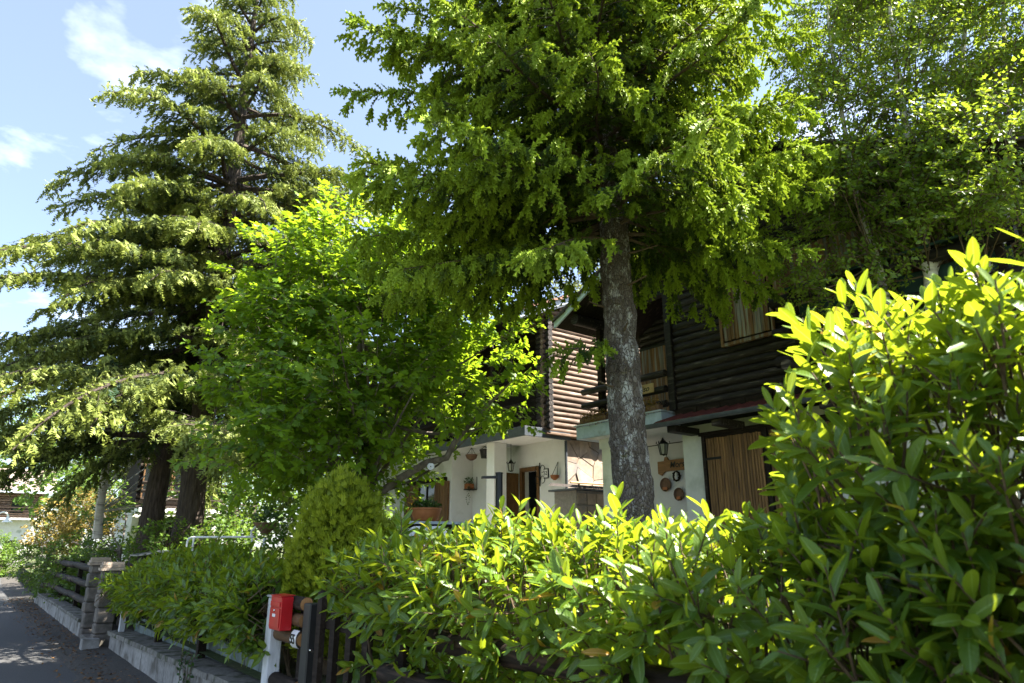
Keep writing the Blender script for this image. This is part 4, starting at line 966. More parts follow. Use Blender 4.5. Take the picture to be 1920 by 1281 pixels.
# maple
mbz = gp(-2.12, 10.3, .8)
MP = thing('maple_tree', 'round-crowned maple with bright palmate leaves between the cedars and spruce', 'tree', mbz)
def E_(r, f, z, a, b_): return (gp(r, f, z), V((a, a, b_)))
ells = [E_(-2.55, 10.4, 4.75, 2.0, 2.1), E_(-2.55, 10.5, 6.2, 1.35, 1.05), E_(-.75, 9.9, 4.35, 1.15, 1.15), E_(-3.7, 10.2, 4.3, 1.15, 1.55), E_(-1.5, 10.4, 5.4, 1.3, 1.0), E_(-2.0, 9.4, 3.7, 1.6, .9), E_(-.55, 9.5, 3.7, .75, .5), E_(-3.0, 10.0, 3.15, 1.5, .85), E_(-2.0, 10.4, 2.9, .9, .6), E_(-3.35, 10.5, 5.85, 1.3, 1.15), E_(-1.75, 10.3, 5.9, 1.15, .95)]
tp = [(mbz.x, mbz.y, .7), (mbz.x-.05, mbz.y+.03, 1.6), (mbz.x+.02, mbz.y+.1, 2.4), (mbz.x-.1, mbz.y+.15, 3.4), (mbz.x-.2, mbz.y+.2, 4.6), (mbz.x-.25, mbz.y+.3, 6.4)]
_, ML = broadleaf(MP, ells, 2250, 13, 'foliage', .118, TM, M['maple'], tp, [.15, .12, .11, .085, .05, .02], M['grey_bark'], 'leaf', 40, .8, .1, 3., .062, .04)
# its low crooked limb over the terrace
lm = MB()
P = [at(700, 935, F=10.2), at(745, 900, F=10), at(800, 868, F=9.7), at(838, 858, F=9.6), at(852, 830, F=9.6), at(905, 770, F=9.6), at(960, 715, F=9.6)]
lm.tube(P, [.055, .055, .05, .05, .042, .028, .01], 8, True, .12); lm.build('low_limb', M['grey_bark'], MP, True)

# birches: a clump of white stems
random.seed(41)
def birch(label, stems, ells, n, seed, r0=.085):
    stems = [[V((p.x*1.10, p.y*1.10, EYE+(p.z-EYE)*1.10)) for p in st] for st in stems]   # stand them a little nearer the house
    T = thing('birch_tree', label, 'tree', V((stems[0][0].x, stems[0][0].y, .85)), 'birches in front of the black house')
    broadleaf(T, ells, n, 16, 'foliage', .058, TB, M['birch'], [(stems[0][0].x, stems[0][0].y, .8)]+stems[0], [r0*1.25]+[r0*(1-.16*i) for i in range(len(stems[0]))], M['birch_bark'], 'leaf', 60, .25, .35, seed, .042, .011, .1, 12, 150, M['twig'], -.12)
    for s in stems[1:]:
        MB().tube(s, [r0*.8*(1-.17*i) for i in range(len(s))], 10, True, .06).build('stem', M['birch_bark'], T, True)
    return T
def BE(px, py, F, a, b_): return (at(px, py, F=F+.65), V((a, a, b_)))
birch('birch clump with pale forked stems rising above the tall laurel', [[at(1752, 620, F=6.5), at(1745, 515, F=6.5), at(1716, 390, F=6.5), at(1700, 250, F=6.55), at(1680, 120, F=6.6), at(1660, -60, F=6.6)],
      [at(1745, 515, F=6.5), at(1775, 420, F=6.55), at(1795, 300, F=6.6), at(1800, 150, F=6.7), at(1815, 0, F=6.8)]],
      [BE(1700, 330, 6.6, 1.1, .9), BE(1720, 120, 6.8, 1.15, 1.1), BE(1620, 420, 6.4, .8, .6), BE(1700, -40, 6.9, 1.1, .9), BE(1800, 300, 6.3, .9, .9), BE(1780, 260, 5.9, .6, .7)], 1550, 1.)
birch('slim leaning birch between the spruce crown and the birch clump', [[at(1668, 600, F=6.7), at(1645, 490, F=6.7), at(1608, 380, F=6.75), at(1585, 250, F=6.8), at(1560, 100, F=6.9), at(1545, -50, F=7)]],
      [BE(1560, 260, 6.9, .85, 1.0), BE(1570, 60, 7., 1.0, .9), BE(1540, 470, 6.6, .65, .55), BE(1600, 560, 6.5, .7, .4), BE(1580, -30, 7.1, .8, .7), BE(1600, 330, 6.5, .65, .8)], 1150, 5., .05)
birch('birch with a thick curved white stem beyond the tall laurel top', [[at(1820, 610, F=6.2), at(1840, 520, F=6.2), at(1885, 430, F=6.2), at(1893, 290, F=6.25), at(1885, 150, F=6.3), at(1880, -20, F=6.4)]],
      [BE(1880, 250, 6.3, 1.0, 1.0), BE(1860, 30, 6.5, 1.1, 1.1), BE(2000, 150, 6.2, 1.1, 1.2), BE(1850, 430, 6.0, .7, .5), BE(1900, -60, 6.4, 1.0, .9), BE(1880, 290, 5.5, .75, .7), BE(1800, 400, 5.7, .5, .4)], 1800, 9., .085)

# ================================================================== LAURELS
def shoot(L, tw, p, d, n, size, tint, spread=.75):
    """one leafy shoot: alternate leaves round a stem, smaller towards the tip"""
    q = V(p); d = V(d).normalized(); a = random.uniform(0, 6.28); st = q.copy()
    u0 = d.orthogonal().normalized(); w0 = d.cross(u0)
    for k in range(n):
        t = k/max(1, n-1); a += 2.4+random.uniform(-.3, .3); out = u0*math.cos(a)+w0*math.sin(a)
        op = spread*(1.0-.55*t)*random.uniform(.8, 1.2)
        ld = (d*math.cos(op*1.25)+out*math.sin(op*1.25)+UP*(-.14*(1-t))).normalized()
        un = (d*1.0+UP*.5-out*.35+rvec(.16))
        L.add(q, ld, un, size*(1.0-.38*t*t)*random.uniform(.62, 1.15), min(.93, max(.0, tint+.30*t+random.gauss(0, .07))) if random.random() > .018 else 1.0)
        q = q+d*size*.155; d = (d+rvec(.04)).normalized()
    tw.tube([st-d*.18, st, q], [.006, .005, .003], 4, False)
def hedge_section(name, label, y0, y1, top, dens, size, section, seed, ground, inner=2200, tl=None):
    random.seed(seed)
    T = thing(name, label, 'hedge', (2.9, (y0+y1)/2, ground)); L = Leaves(); tw = MB()
    seg = 5.2
    n = int((y1-y0)*dens)
    for i in range(n):
        y = random.uniform(y0, y1); S = section(y, top(y)); ls = [(V(S[k+1])-V(S[k])).length for k in range(len(S)-1)]
        r = random.uniform(0, sum(ls)); k = 0
        while r > ls[k] and k < len(ls)-1: r -= ls[k]; k += 1
        a, b_ = V(S[k]), V(S[k+1]); p2 = a.lerp(b_, min(1, r/ls[k])); tn = (b_-a).normalized(); nr_ = V((-tn[1], tn[0]))
        depth = random.uniform(-.02, .20)+.13*noise.noise(V((p2[0]*2.2, y*2.2, p2[1]*2.2+seed)))
        p = V((p2[0]-nr_[0]*depth, y, p2[1]-nr_[1]*depth))
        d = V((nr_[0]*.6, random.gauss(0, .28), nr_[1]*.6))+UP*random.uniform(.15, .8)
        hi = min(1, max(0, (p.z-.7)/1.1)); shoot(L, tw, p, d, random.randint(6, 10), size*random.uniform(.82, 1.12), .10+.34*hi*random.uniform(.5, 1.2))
    for i in range(inner):                        # leaves deeper inside, coloured dark to add to the shade
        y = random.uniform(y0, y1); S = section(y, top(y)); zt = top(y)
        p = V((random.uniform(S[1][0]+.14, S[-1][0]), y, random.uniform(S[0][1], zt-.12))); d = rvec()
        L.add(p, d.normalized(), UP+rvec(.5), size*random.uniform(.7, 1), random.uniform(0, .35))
    st = MB()
    y = y0+.2
    while y < y1:
        zt = top(y)
        for k in range(4):
            a = V((random.uniform(2.85, 3.05), y+random.uniform(-.2, .2), ground-.05)); b_ = V((random.uniform(2.55, 3.2), y+random.uniform(-.4, .4), zt-random.uniform(.1, .5))); limb(st, a, b_, .020, .006, .08, 4, 5)
        y += .45
    tag(st.build('stems', M['twig'], T), kind='stuff'); tag(tw.build('twigs', M['twig'], T), kind='stuff')
    foliage(T, L, tl or TL, M['laurel'], 'leaf', 300, 'foliage'); print(label[:20], len(L.P)); return T
def top_r(y): return float(np.interp(y, [.9, 1.6, 2.5, 3.2, 4., 5., 5.6, 6.3], [1.70, 1.62, 1.62, 1.66, 1.66, 1.62, 1.52, 1.30]))+.07*noise.noise(V((0, y*2.1, 4)))
def sec_r(y, t):
    e = max(0, (y-5.2))*.10
    return [(2.82, .55), (2.70+e, .95), (2.50, 1.14), (2.40+e, 1.36), (2.48+e, t-.12), (2.72, t), (3.15, t+.02), (3.5, t-.18)]
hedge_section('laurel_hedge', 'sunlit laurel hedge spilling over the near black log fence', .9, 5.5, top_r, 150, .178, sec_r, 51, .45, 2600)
def top_l(y): return float(np.interp(y, [7.2, 8.5, 10.5, 11.5, 13., 14.8], [1.36, 1.34, 1.46, 1.46, 1.30, 1.02]))+.06*noise.noise(V((0, y*1.9, 9)))
def sec_l(y, t):
    bk = min(.5, max(0, 8.0-y))*.9
    return [(2.62, wtop(y)+.35), (2.42, wtop(y)+.5), (2.30, 1.02), (2.40, t-.16), (2.66-bk*.2, t), (3.1-bk, t), (3.4-bk*1.5, t-.2)]
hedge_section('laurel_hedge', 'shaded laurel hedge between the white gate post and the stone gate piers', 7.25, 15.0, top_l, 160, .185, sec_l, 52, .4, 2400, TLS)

def laurel_bush():
    random.seed(53)
    T = thing('laurel_bush', 'tall laurel bush with glowing yellow-green top beside the near log fence', 'bush', (3.2, .6, .4)); L = Leaves(); tw = MB(); st = MB()
    ells = [(V((3.15, .62, 1.40)), V((.72, .74, 1.30))), (V((3.2, -.35, 1.4)), V((.9, 1.1, 1.27))), (V((3.05, 1.22, 1.82)), V((.50, .47, .76)))]
    for i in range(840):
        c, r = random.choices(ells, (5, 5, 2.9))[0]; p = sph().normalized(); k = 1+.16*noise.noise(p*2.2+c)
        if p.x > .75: continue
        w = c+V((p.x*r.x, p.y*r.y, p.z*r.z))*k*random.uniform(.84, 1.0)
        if w.z < .45: continue
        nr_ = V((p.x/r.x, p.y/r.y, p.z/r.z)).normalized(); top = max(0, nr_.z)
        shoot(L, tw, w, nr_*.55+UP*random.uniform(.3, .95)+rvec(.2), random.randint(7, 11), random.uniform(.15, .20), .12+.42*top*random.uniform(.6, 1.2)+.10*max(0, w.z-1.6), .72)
    for i in range(1600):
        c, r = random.choice(ells); p = sph()*.85; w = c+V((p.x*r.x, p.y*r.y, p.z*r.z))
        if w.z < .4: continue
        L.add(w, rvec().normalized(), UP+rvec(.5), random.uniform(.11, .16), random.uniform(0, .35))  # inside leaves get dark tints that strengthen the bush's inner shade
    for i in range(34):
        c, r = random.choice(ells); p = sph()*.9; w = c+V((p.x*r.x, p.y*r.y, abs(p.z)*r.z)); limb(st, (random.uniform(3., 3.4), random.uniform(-.5, 1.1), .35), w, .022, .006, .08, 5, 6)
    tag(st.build('stems', M['twig'], T), kind='stuff'); tag(tw.build('twigs', M['twig'], T), kind='stuff')
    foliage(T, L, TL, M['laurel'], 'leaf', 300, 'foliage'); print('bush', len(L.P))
laurel_bush()

# ================================================================== THUJA
def thuja(label, base, ells, n, seed):
    random.seed(seed); T = thing('thuja_shrub', label, 'shrub', base); L = Leaves(); b = V(base)
    for i in range(n):
        c, r = random.choices(ells, [e[1].x**2*e[1].z for e in ells])[0]; p = sph().normalized(); k = 1+.15*noise.noise(p*3+c)+.13*noise.noise(p*7+c)
        rr = random.uniform(.72, 1.0) if random.random() < .8 else random.uniform(.4, .8)
        w = c+V((p.x*r.x, p.y*r.y, p.z*r.z))*k*rr
        if w.z < b.z+.1: continue
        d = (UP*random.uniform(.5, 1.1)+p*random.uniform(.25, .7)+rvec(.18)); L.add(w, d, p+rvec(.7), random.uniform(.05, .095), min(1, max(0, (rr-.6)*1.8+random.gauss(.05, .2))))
    tr = MB()
    for k in range(5): limb(tr, b+V((random.uniform(-.08, .08), random.uniform(-.08, .08), -.05)), ells[0][0]+V((random.uniform(-.3, .3), random.uniform(-.3, .3), ells[0][1].z*.4)), .05, .012, .05, 4, 6)
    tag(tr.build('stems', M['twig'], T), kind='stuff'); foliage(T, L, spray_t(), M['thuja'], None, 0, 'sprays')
b = gp(-1.84, 7.55, .5)
thuja('rounded golden-green thuja shrub behind the red mailbox', b, [(gp(-1.84, 7.55, 1.30), V((.55, .55, .95))), (gp(-1.82, 7.55, 1.85), V((.44, .44, .58)))], 11000, 61)
b = gp(-1.42, 8.3, .7)
thuja('smaller thuja shrub tucked behind the rounded golden-green one', b, [(gp(-1.42, 8.3, 1.3), V((.30, .30, .70)))], 2600, 62)

# ================================================================== SHRUBS, FAR TREES
def shrub(name, label, cat, base, ells, n, size, mat, seed, group=None, per=10, trunk=None, bark='grey_bark', tint=0.):
    random.seed(seed); T = thing(name, label, cat, base, group); b = V(base)
    tp = trunk or [b+V((0, 0, -.1)), b+V((.05, .0, .5)), b+V((0, .05, 1.0))]
    broadleaf(T, ells, n, per, 'foliage', size, TS, M[mat], tp, [max(.02, (.05 if trunk is None else .16)*(1-.8*i/(len(tp)-1))) for i in range(len(tp))], M[bark], None, 14, .5, .1, seed, size*.55, .03, tint, 8); return T
def SE(px, py, F, a, b_): return (at(px, py, F=F), V((a, a, b_)))
p = at(150, 1090, F=22); base = V((p.x+.3, p.y, .3))
shrub('orange_tipped_shrub', 'shrub with orange-tipped new leaves above the far log rails', 'shrub', base, [SE(150, 970, 22, 1.15, .75), SE(105, 1000, 23, .8, .7)], 420, .10, 'orange_leaf', 71)
p = at(110, 1100, F=22.5)
shrub('green_shrub', 'dark green shrub bulging over the far garden wall onto the verge', 'shrub', (p.x+.2, p.y, .25), [SE(95, 1040, 23.5, 1.0, 1.0), SE(140, 1050, 21.5, .95, .85), SE(195, 1060, 19.5, .7, .6), SE(165, 1080, 20.5, .8, .7), SE(120, 1085, 23, .9, .8), SE(185, 1070, 18.6, .55, .5), SE(150, 1095, 21, .8, .6), SE(172, 1085, 18.9, .6, .7), SE(160, 1110, 19.6, .55, .5)], 1350, .095, 'shrub', 72)
p = at(230, 1000, F=19)
shrub('green_shrub', 'loose green shrub around the foot of the pale birch trunk', 'shrub', (p.x, p.y, .7), [SE(235, 985, 20, 1.1, .8), SE(170, 950, 25, 1.3, 1.0)], 380, .10, 'shrub', 73)
p = gp(-9.8, 22.0, .8)
random.seed(74); T = thing('birch_tree', 'pale thin birch trunk standing among shrubs left of the cedars', 'tree', p)
broadleaf(T, [(gp(-9.4, 22.6, 5.2), V((1.7, 1.7, 1.4))), (gp(-9.9, 22.0, 7.), V((1.4, 1.4, 1.3)))], 420, 10, 'foliage', .11, TO, M['shrub'], [at(182, 1010, F=17.5), at(186, 960, F=17.5), at(198, 880, F=17.5), at(205, 780, F=17.6), at(212, 650, F=17.7)], [.12, .10, .095, .08, .04], M['birch_bark'], None, 18, .5, .2, 4., .06, .03, .1, 10)
def tree(label, px, py, F, ells, n, size, seed, tint=.1, mat='shrub'):
    q = at(px, py, F=F); shrub('broadleaf_tree', label, 'tree', (q.x, q.y, .6), ells, n, size, mat, seed, 'trees beyond the cedars', 10, [V((q.x, q.y, .5)), V((q.x+.1, q.y, 2.5)), V((q.x, q.y+.1, 5)), V((q.x, q.y, 7.5))], 'grey_bark', tint)
tree('sunlit pale green tree behind the bare cedar trunks', 430, 1000, 24, [SE(430, 900, 24, 2.1, 2.2), SE(560, 880, 23, 1.6, 1.8), SE(480, 960, 22, 1.5, 1.0)], 520, .15, 81, .25)
tree('yellow-green tree between the birch trunk and the cedar trunks', 240, 1000, 30, [SE(240, 900, 30, 2.4, 2.2), SE(170, 880, 32, 2.2, 1.9), SE(300, 850, 31, 2.0, 2.4)], 560, .18, 82, .3)
tree('dark green tree above the roof of the far white house', 60, 1000, 68, [SE(40, 830, 72, 5.5, 5.0), SE(110, 850, 70, 4.5, 4.5), SE(-60, 800, 74, 6, 6)], 480, .42, 83, -.05)
tree('tall dull green tree filling the gap beside the far birch', 150, 1000, 46, [SE(150, 840, 46, 4.0, 3.6), SE(230, 800, 48, 4.0, 4.), SE(90, 900, 46, 3., 2.5)], 520, .30, 84, .0)
tree('grey-green tree glimpsed under the maple crown', 620, 980, 27, [SE(640, 900, 27, 2.4, 2.2), SE(720, 860, 28, 2.4, 2.4)], 420, .17, 85, .05)
tree('far green tree behind the white handrail', 470, 1000, 38, [SE(470, 900, 38, 3.0, 2.8), SE(560, 930, 40, 3., 2.4), SE(380, 920, 40, 3., 2.6)], 460, .24, 91, .1)
tree('far yellowish tree hidden under the maple and thuja', 680, 990, 36, [SE(690, 920, 36, 2.8, 2.4), SE(760, 880, 38, 2.4, 2.6)], 380, .22, 92, .15)
tree('feathery olive tree rising behind the brown log house', 1100, 560, 26, [SE(1100, 520, 27, 1.9, 2.6), SE(1130, 430, 28, 1.3, 2.2)], 420, .13, 86, .2, 'cedar')
tree('dark green tree at the right-hand corner of the black log house', 1870, 560, 17, [SE(1860, 470, 17, 1.9, 1.5), SE(1960, 430, 16, 2.2, 1.9)], 420, .17, 87, -.05)
shrub('clipped_hedge', 'bright clipped hedge at the bend of the road', 'hedge', (2.1, 52, -.15), [(V((1.2, 52, .9)), V((1.7, 1.4, 1.5))), (V((2.5, 53, .8)), V((.8, 1.2, 1.2)))], 520, .13, 'shrub', 88, None, 10, None, 'grey_bark', .35)
# under-storey in the gardens left of the maple
for k, (px, py, F, a, b_, lab) in enumerate(((420, 1010, 13.5, .6, .45, 'low sunlit bush behind the white handrail'), (560, 1000, 11.5, .55, .5, 'small dark bush between maple trunk and thuja'), (660, 960, 12.5, .8, .8, 'shady bush under the maple crown'), (300, 1010, 14.5, .6, .45, 'low bush between the cedar trunks'))):
    q = at(px, py, F=F); shrub('garden_bush', lab, 'bush', (q.x, q.y, .7), [(V((q.x, q.y, max(1.2, q.z-.1))), V((a, a, b_)))], 130, .085, 'shrub', 90+k, None, 8, None, 'twig', .1)

# ================================================================== FAR HOUSES, LAMP
def far_house(label, c, sx, sy, z0, zm, ze, roofm, upm, over=.8, eave_front=False):
    x, y = c; T = thing('far_house', label, 'house', (x, y, z0))
    MB().box((x-sx, y-sy, z0), (x+sx, y+sy, zm)).build('wall', M['plaster_grey'], T)
    n = int((ze-zm)/.22)
    MB().box((x-sx+.05, y-sy+.05, zm), (x+sx-.05, y+sy-.05, ze)).build('upper_wall', M['dark_wood'], T)
    for k in range(n): MB().tube([(x-sx, y-sy, zm+.11+k*.22), (x+sx, y-sy, zm+.11+k*.22)], .11, 8).build('log', M[upm], T, True)
    r = MB().prism([(x-sx-over, y-sy-over, ze), (x, y-sy-over, ze+.42*(sx+over)), (x+sx+over, y-sy-over, ze), (x+sx+over, y-sy-over, ze+.14), (x, y-sy-over, ze+.42*(sx+over)+.16), (x-sx-over, y-sy-over, ze+.14)], (0, 2*sy+2*over, 0)).build('roof', M[roofm], T)
    if eave_front:
        r.data.clear_geometry(); h_ = ze+.38*(sy+over)
        m_ = MB().prism([(x-sx-over, y-sy-over, ze-.3), (x-sx-over, y, h_), (x-sx-over, y+sy+over, ze-.3), (x-sx-over, y+sy+over, ze-.14), (x-sx-over, y, h_+.16), (x-sx-over, y-sy-over, ze-.14)], (2*sx+2*over, 0, 0))
        r.location = -V(T.location); r.data = m_.mesh(M[roofm]); MB().box((x-sx-over, y-sy-over-.06, ze-.32), (x+sx+over, y-sy-over-.002, ze-.10)).build('fascia', M['trim'], r)
    for xx in (x-sx*.55, x+sx*.1, x+sx*.6):
        w = box_obj('window', (xx-.5, y-sy-.16, zm+.5), (xx+.5, y-sy-.12, zm+1.7), M['pane'], T)
        for q_ in (-.55, .5): box_obj('shutter', (xx+q_, y-sy-.2, zm+.45), (xx+q_+.05, y-sy-.11, zm+1.75), M['brown_wood'], w)
        d = box_obj('window', (xx-.45, y-sy-.03, z0+.9), (xx+.45, y-sy+.01, z0+2.1), M['pane'], T)
    box_obj('balcony', (x-sx, y-sy-1.0, zm-.1), (x+sx, y-sy-.13, zm+.05), M['plaster'], T)
    for z_ in (.35, .65, .95): MB().tube([(x-sx, y-sy-.95, zm+z_), (x+sx, y-sy-.95, zm+z_)], .07, 6).build('balcony_rail', M['dark_wood'], T)
    return T
far_house('far white house with brown log upper floor at the bend of the road', (1.0, 84), 4.4, 4.5, -.1, 3.9, 6.5, 'far_tile', 'log_brown', 1.1, True)
q = at(325, 930, F=27)
far_house('house with pinkish walls glimpsed between the two cedar trunks', (q.x+.2, q.y+2), 1.5, 2., .6, 2.9, 5.2, 'tile', 'dark_wood', .4)
lp = thing('street_lamp', 'white gooseneck street lamp beyond the clipped hedge', 'street lamp', (1.55, 54.5, -.2))
MB().tube([(1.55, 54.5, -.2), (1.55, 54.5, 3.3)]+[(1.55+.28*(1-math.cos(a)), 54.5, 3.3+.30*math.sin(a)) for a in [i*.35 for i in range(1, 10)]], .05, 8).build('pole', M['white'], lp, True)
MB().lathe([(.05, .30), (.09, .24), (.14, .10), (.30, -.05), (.29, -.07), (.04, -.02)], (2.11, 54.5, 3.05), 16).build('shade', M['white'], lp, True)
ew = thing('garden_wall', 'pale low wall closing the view at the bend of the road', 'wall', (3, 74, -.2))
for k in range(12): box_obj('wall_panel', (-4+k*1.0, 74, -.22), (-4+k*1.0+.985, 74.3, .75), M['concrete'], ew, .01)

# ================================================================== GARDEN THINGS
hr = thing('white_handrail', 'white tubular handrail rising behind the shaded laurel hedge', 'handrail', gp(-5, 12, .7))
a, b_ = at(352, 1010, F=12), at(478, 1009, F=12); d = (b_-a)
MB().tube([a+UP*(-.16)+d*0, a+UP*(-.05)+d*.0, a+d*.02, a+d*.06+UP*.02, a+d*.5+UP*.02, b_+UP*.02], .018, 8).build('top_rail', M['white'], hr, True)
MB().tube([a+d*.09+UP*.01, V((a.x, a.y, .7))+V((d.x, d.y, 0))*.09], .016, 8).build('upright', M['white'], hr, True)
MB().tube([a+d*.96+UP*.01, V((a.x, a.y, .7))+V((d.x, d.y, 0))*.96], .016, 8).build('upright', M['white'], hr, True)
MB().tube([a+d*-.03+UP*(-.22), a+d*.09+UP*(-.22)], .014, 8).build('lower_rail', M['white'], hr, True)
MB().tube([b_+d*(-.06)+UP*.02, b_+d*(-.06)+UP*.12, b_+UP*.19, b_+d*.10+UP*.20, b_+d*.5+UP*.20], .018, 8).build('second_rail', M['white'], hr, True)
MB().tube([b_+d*.45+UP*.20, V((b_.x, b_.y, .7))+V((d.x, d.y, 0))*.45], .016, 8).build('upright', M['white'], hr, True)
def potted(name, label, cat, c, prof, mat, leafmat, n, rad, h, lsize, seed, group=None, droop=0.):
    random.seed(seed); T = thing(name, label, cat, c, group); c = V(c)
    MB().lathe(prof, c, 22).build('pot', M[mat], T, True)
    top = max(p[1] for p in prof); rr = max(p[0] for p in prof)
    MB().lathe([(rr*.85, top-.035), (.01, top-.03)], c, 16).build('soil', M['soil'], T)
    L = Leaves()
    for i in range(n):
        p = sph(); w = c+V((p.x*rad, p.y*rad, top+abs(p.z)*h-droop*(p.x**2+p.y**2)*.25)); L.add(w, (p.normalized()+UP*.5+rvec(.3)), UP+rvec(.4), lsize*random.uniform(.6, 1.2), random.random())
    foliage(T, L, TO, M[leafmat], None, 0, 'plant'); return T
c = at(497, 1005, F=11.8)
pd = thing('planter_stand', 'thin white stand under the brown cone planter', 'stand', (c.x, c.y, .75)); MB().tube([(c.x, c.y, .7), (c.x, c.y, c.z-.02)], .03, 8).build('stem', M['white'], pd, True); MB().lathe([(.14, 0), (.14, .02), (.03, .04)], (c.x, c.y, .78), 14).build('foot', M['white'], pd, True)
potted('cone_planter', 'brown cone-shaped planter beside the white handrail', 'planter', c, [(.03, 0), (.20, .19), (.21, .215), (.19, .205)], 'clay', 'ivy', 90, .2, .22, .09, 101)
# terrace parapet with bowl and chairs
tw_ = thing('terrace_parapet', 'dark terrace parapet with pale ledge carrying the terracotta bowl', 'parapet', gp(-1.0, 9.9, .8))
c0 = at(752, 977, F=9.9); c1_ = at(905, 975, F=10.4); dv = (c1_-c0).normalized(); nv = V((-dv.y, dv.x, 0))
zt = c0.z
MB().prism([V((c0.x, c0.y, .6)), V((c1_.x, c1_.y, .6)), V((c1_.x, c1_.y, zt-.04)), V((c0.x, c0.y, zt-.04))], nv*.16).build('body', M['dark_wood'], tw_)
MB().prism([V((c0.x, c0.y, zt-.038))-nv*.05, V((c1_.x, c1_.y, zt-.038))-nv*.05, V((c1_.x, c1_.y, zt))-nv*.05, V((c0.x, c0.y, zt))-nv*.05], nv*.26).build('ledge', M['trim'], tw_)
c = c0.lerp(c1_, .31)+nv*.08; c.z = zt+.002
potted('terracotta_bowl', 'wide terracotta bowl of trailing green on the terrace ledge', 'bowl', c, [(.14, 0), (.17, .02), (.205, .10), (.215, .155), (.225, .16), (.225, .185), (.20, .185)], 'terracotta', 'ivy', 300, .22, .10, .05, 102)
random.seed(103); yl = Leaves()
T = bpy.data.objects['terracotta_bowl']
for i in range(16): yl.add(c+V((0, 0, .18))-dv*random.uniform(.1, .26)+UP*random.uniform(.02, .16), rvec(), UP+rvec(.4), .07, random.random())
foliage(T, yl, oval_t(.14), M['yellow_leaf'], None, 0, 'yellow_blooms')
def chair(c, rot, label):
    T = thing('garden_chair', label, 'chair', c, 'white plastic chairs by the terrace'); c = V(c); ca, sa = math.cos(rot), math.sin(rot)
    W = lambda x, y, z: c+V((x*ca-y*sa, x*sa+y*ca, z))
    for x in (-.2, .2):
        for y in (-.2, .2): MB().tube([W(x*1.15, y*1.15, 0), W(x, y, .42)], .02, 6).build('leg', M['plastic'], T)
    MB().prism([W(-.23, -.22, .42), W(.23, -.22, .42), W(.23, .22, .43), W(-.23, .22, .43)], (0, 0, .025)).build('seat', M['plastic'], T)
    q = [(-.23, .43), (-.23, .75), (-.17, .86), (-.06, .90), (.06, .90), (.17, .86), (.23, .75), (.23, .43)]
    MB().prism([W(x, .22+.12*(z-.43), z) for x, z in q], W(0, .025, 0)-W(0, 0, 0)).build('backrest', M['plastic'], T)
    for x in (-.25, .25): MB().tube([W(x, -.2, .43), W(x, -.2, .64), W(x, .25, .66)], .018, 6).build('armrest', M['plastic'], T)
for px in (772, 800):
    q = at(px, 985, F=9.45); chair((q.x, q.y, q.z-.905), R(-50) if px < 790 else R(-58), 'white plastic garden chair nearer the thuja, backed against the terrace parapet' if px < 790 else 'white plastic garden chair right below the terracotta bowl')
gl = thing('garden_lamp', 'black garden lamp post with flat side arm before the white porch', 'lamp', gp(-.18, 10, .8))
g = gp(-.185, 10.0, 0); zt = at(938, 888, F=10).z
MB().tube([(g.x, g.y, .75), (g.x, g.y, zt)], .052, 14).build('post', M['dark_metal'], gl, True)
MB().lathe([(.058, 0), (.058, .012), (.02, .02)], (g.x, g.y, zt), 14).build('cap', M['dark_metal'], gl, True)
lf = V((-RT[0], -RT[1], 0)); s = V((g.x, g.y, zt-.07))
MB().prism([s+lf*.03+V((-FW[0]*.04, -FW[1]*.04, 0)), s+lf*.24+V((-FW[0]*.05, -FW[1]*.05, -.005)), s+lf*.26+V((FW[0]*.03, FW[1]*.03, -.005)), s+lf*.24+V((FW[0]*.05, FW[1]*.05, -.005)), s+lf*.03+V((FW[0]*.04, FW[1]*.04, 0))], (0, 0, .035)).build('lamp_head', M['dark_metal'], gl)
# pulley and hanging pots under the maple limb and the porch
q = at(808, 875, F=9.66); py_ = thing('pulley', 'white pulley wheel hanging from the low maple limb', 'pulley', q)
fwd = V((FW[0], FW[1], 0))
MB().tube([q-fwd*.022, q-fwd*.018, q+fwd*.018, q+fwd*.022], [.035, .05, .05, .035], 20).build('wheel', M['plastic'], py_, True)
MB().tube([q-fwd*.03, q+fwd*.03], .008, 8).build('axle', M['iron'], py_)
MB().tube([q+UP*.05, q+UP*.07+V((RT[0], RT[1], 0))*.015, q+UP*.10, q+UP*.07-V((RT[0], RT[1], 0))*.015, q+UP*.05], .006, 6).build('eye', M['plastic'], py_)
MB().tube([q+UP*.10, q+UP*.16], .004, 5).build('cord', M['plastic'], py_)
def hang(px, py, X, r, label, mat, prof):
    q = at(px, py, X=X); T = thing('hanging_pot', label, 'pot', q)
    MB().lathe(prof, q, 16).build('pot', M[mat], T, True)
    tp_ = max(z for _, z in prof)
    for k in range(3): MB().tube([q+V((r*math.cos(k*2.1), r*math.sin(k*2.1), tp_)), V((q.x, q.y, 3.93))], .005, 4).build('cord', M['iron'], T)
hang(909, 858, 9.5, .11, 'dark pot hanging from the porch ceiling left of the column', 'dark_metal', [(.09, -.02), (.12, .15), (.13, .16), (.13, .19), (.11, .19)])
hang(884, 862, 9.4, .13, 'brown woven bowl hanging under the maple limb', 'clay', [(.04, -.02), (.12, .03), (.15, .11), (.14, .12)])
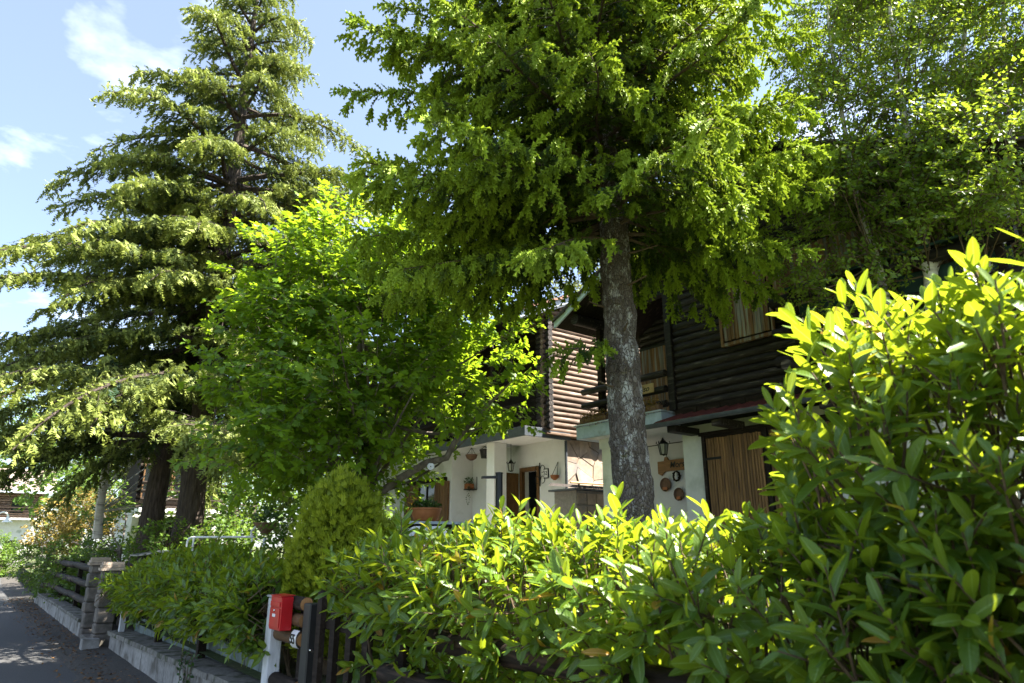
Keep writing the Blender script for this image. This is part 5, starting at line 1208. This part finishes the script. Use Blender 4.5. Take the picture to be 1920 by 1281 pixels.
# wall planter on the porch
q = at(884, 918, X=PX); wp = thing('wall_planter', 'terracotta trough of ivy on an iron bracket on the porch wall', 'planter', q)
box_obj('trough', (PX-.25, q.y-.22, q.z+.0), (PX-.07, q.y+.22, q.z+.13), M['terracotta'], wp, .012)
for s in (-1, 1): MB().tube([(PX-.01, q.y+s*.25, q.z+.3), (PX-.01, q.y+s*.25, q.z-.02), (PX-.27, q.y+s*.25, q.z-.02), (PX-.27, q.y+s*.25, q.z+.05)], .012, 6).build('bracket', M['iron'], wp)
box_obj('shelf', (PX-.27, q.y-.25, q.z-.03), (PX-.01, q.y+.25, q.z-.008), M['iron'], wp, .003)
random.seed(104); L = Leaves()
for i in range(260):
    p = sph(); w = V((PX-.16+p.x*.14, q.y+p.y*.30, q.z+.17+p.z*.14)); L.add(w, rvec()+UP*.4, UP+rvec(.4), .05, random.random())
for i in range(60):
    s = random.choice((-.28, -.2, .26)); L.add(V((PX-.26, q.y+s+random.uniform(-.03, .03), q.z+.1-random.uniform(0, .5))), rvec()-UP, V((-1, 0, 0))+rvec(.4), .035, random.random())
foliage(wp, L, TO, M['ivy'], None, 0, 'plant')
# flower boxes on the balcony slab
for k, (ya, yb, lab) in enumerate(((7.02, 7.62, 'balcony flower box of reddish sedum right of the spruce trunk'), (8.2, 8.85, 'balcony flower box of reddish sedum left of the spruce trunk'))):
    T = thing('flower_box', lab, 'flower box', (HX-.22, (ya+yb)/2, 3.737)); random.seed(110+k)
    box_obj('trough', (HX-.31, ya, 3.737), (HX-.20, yb, 3.83), M['clay'], T, .008)
    L = Leaves()
    for i in range(520):
        p = sph(); w = V((HX-.27+p.x*.11, (ya+yb)/2+p.y*(yb-ya)*.55, 3.86+p.z*.12-(.10*random.random() if p.x < -.3 else 0))); L.add(w, rvec()+UP*.6, UP+rvec(.4), .035, random.random())
    foliage(T, L, TO, M['succulent'], None, 0, 'plant')
# small tiled stone shelter between the houses
q0 = at(1068, 912, Y=10.2); 
sh = thing('stone_shelter', 'small stone shelter with tiled lid between the two log houses', 'shelter', (9.9, 10.2, .8))
x0, x1, zt = q0.x, q0.x+1.15, q0.z
MB().box((x0+.08, 10.1, .6), (x1, 10.75, zt-.08)).build('body', M['mortar'], sh)
rs = random.Random(8)
for i in range(4):
    for k in range(5): MB().bbox((x0+.085+i*.26+rs.uniform(0, .02), 10.072, zt-.12-k*.25-.24+rs.uniform(0, .02)), (x0+.085+i*.26+.25, 10.099, zt-.12-k*.25-.01), .008).build('stone', M['stone'], sh)
box_obj('lid', (x0-.05, 9.98, zt-.078), (x1+.05, 10.8, zt-.04), M['slate'], sh)
for i in range(8):
    for k in range(3):
        MB().prism([(x0-.03+i*.15, 9.97+k*.27, zt-.038+.03*k), (x0+.045+i*.15, 9.97+k*.27, zt+.015+.03*k), (x0+.115+i*.15, 9.97+k*.27, zt-.038+.03*k)], (0, .30, .03)).build('lid_tile', M['dark_tile'], sh)
MB().tube([(x0+.3, 10.5, zt+.115), (x1+.3, 10.45, zt+.115)], .02, 6).build('bamboo_pole', M['pale_sign'], sh)
# potted flowers at the porch foot
q = at(1008, 968, X=9.9)
potted('flower_pot', 'pot of pink flowers at the foot of the open door', 'pot', (9.8, q.y-.2, 1.0), [(.12, 0), (.17, .30), (.19, .30), (.19, .34), (.16, .34)], 'terracotta', 'flower', 120, .2, .45, .05, 120)

# ================================================================== FALLEN LEAVES ON THE VERGE
random.seed(130); L = Leaves()
for i in range(2000):
    y = random.uniform(3, 30); x = edge(y)-random.triangular(-.05, .95, .1); L.add((x, y, -.105+random.uniform(0, .015)), (random.gauss(0, 1), random.gauss(0, 1), random.gauss(0, .15)), (random.gauss(0, .3), random.gauss(0, .3), 1), random.uniform(.03, .075), random.random())
P_, M_, S_, T_ = L.arr(); o = place('leaf_litter', leaf_mesh('leaf_litter', *TO, M['litter'], P_, M_, S_, T_)); tag(o, 'dry brown fallen leaves along the road verge', 'leaf litter', None, 'stuff')
# ivy trailing over the wall coping
random.seed(131); iv = thing('ivy_strand', 'small ivy strand trailing over the mossy coping stones', 'ivy', (2.36, 9.2, .2)); L = Leaves(); stt = MB()
for k in range(5):
    p = V((2.45, 9.1+.14*k, wtop(9.1)+.1)); q_ = p.copy(); pts = [p.copy()]
    for i in range(9):
        q_ = q_+V((-.022 if i < 4 else .0, random.gauss(0, .02), .0 if i < 3 else -.05)); pts.append(q_.copy())
        for s in range(2): L.add(q_, rvec()-UP*.5, V((-1, 0, .6))+rvec(.3), .055, random.random())
    stt.tube(pts, .004, 4, False)
stt.build('stem', M['twig'], iv); foliage(iv, L, TO, M['ivy'], None, 0, 'leaves')
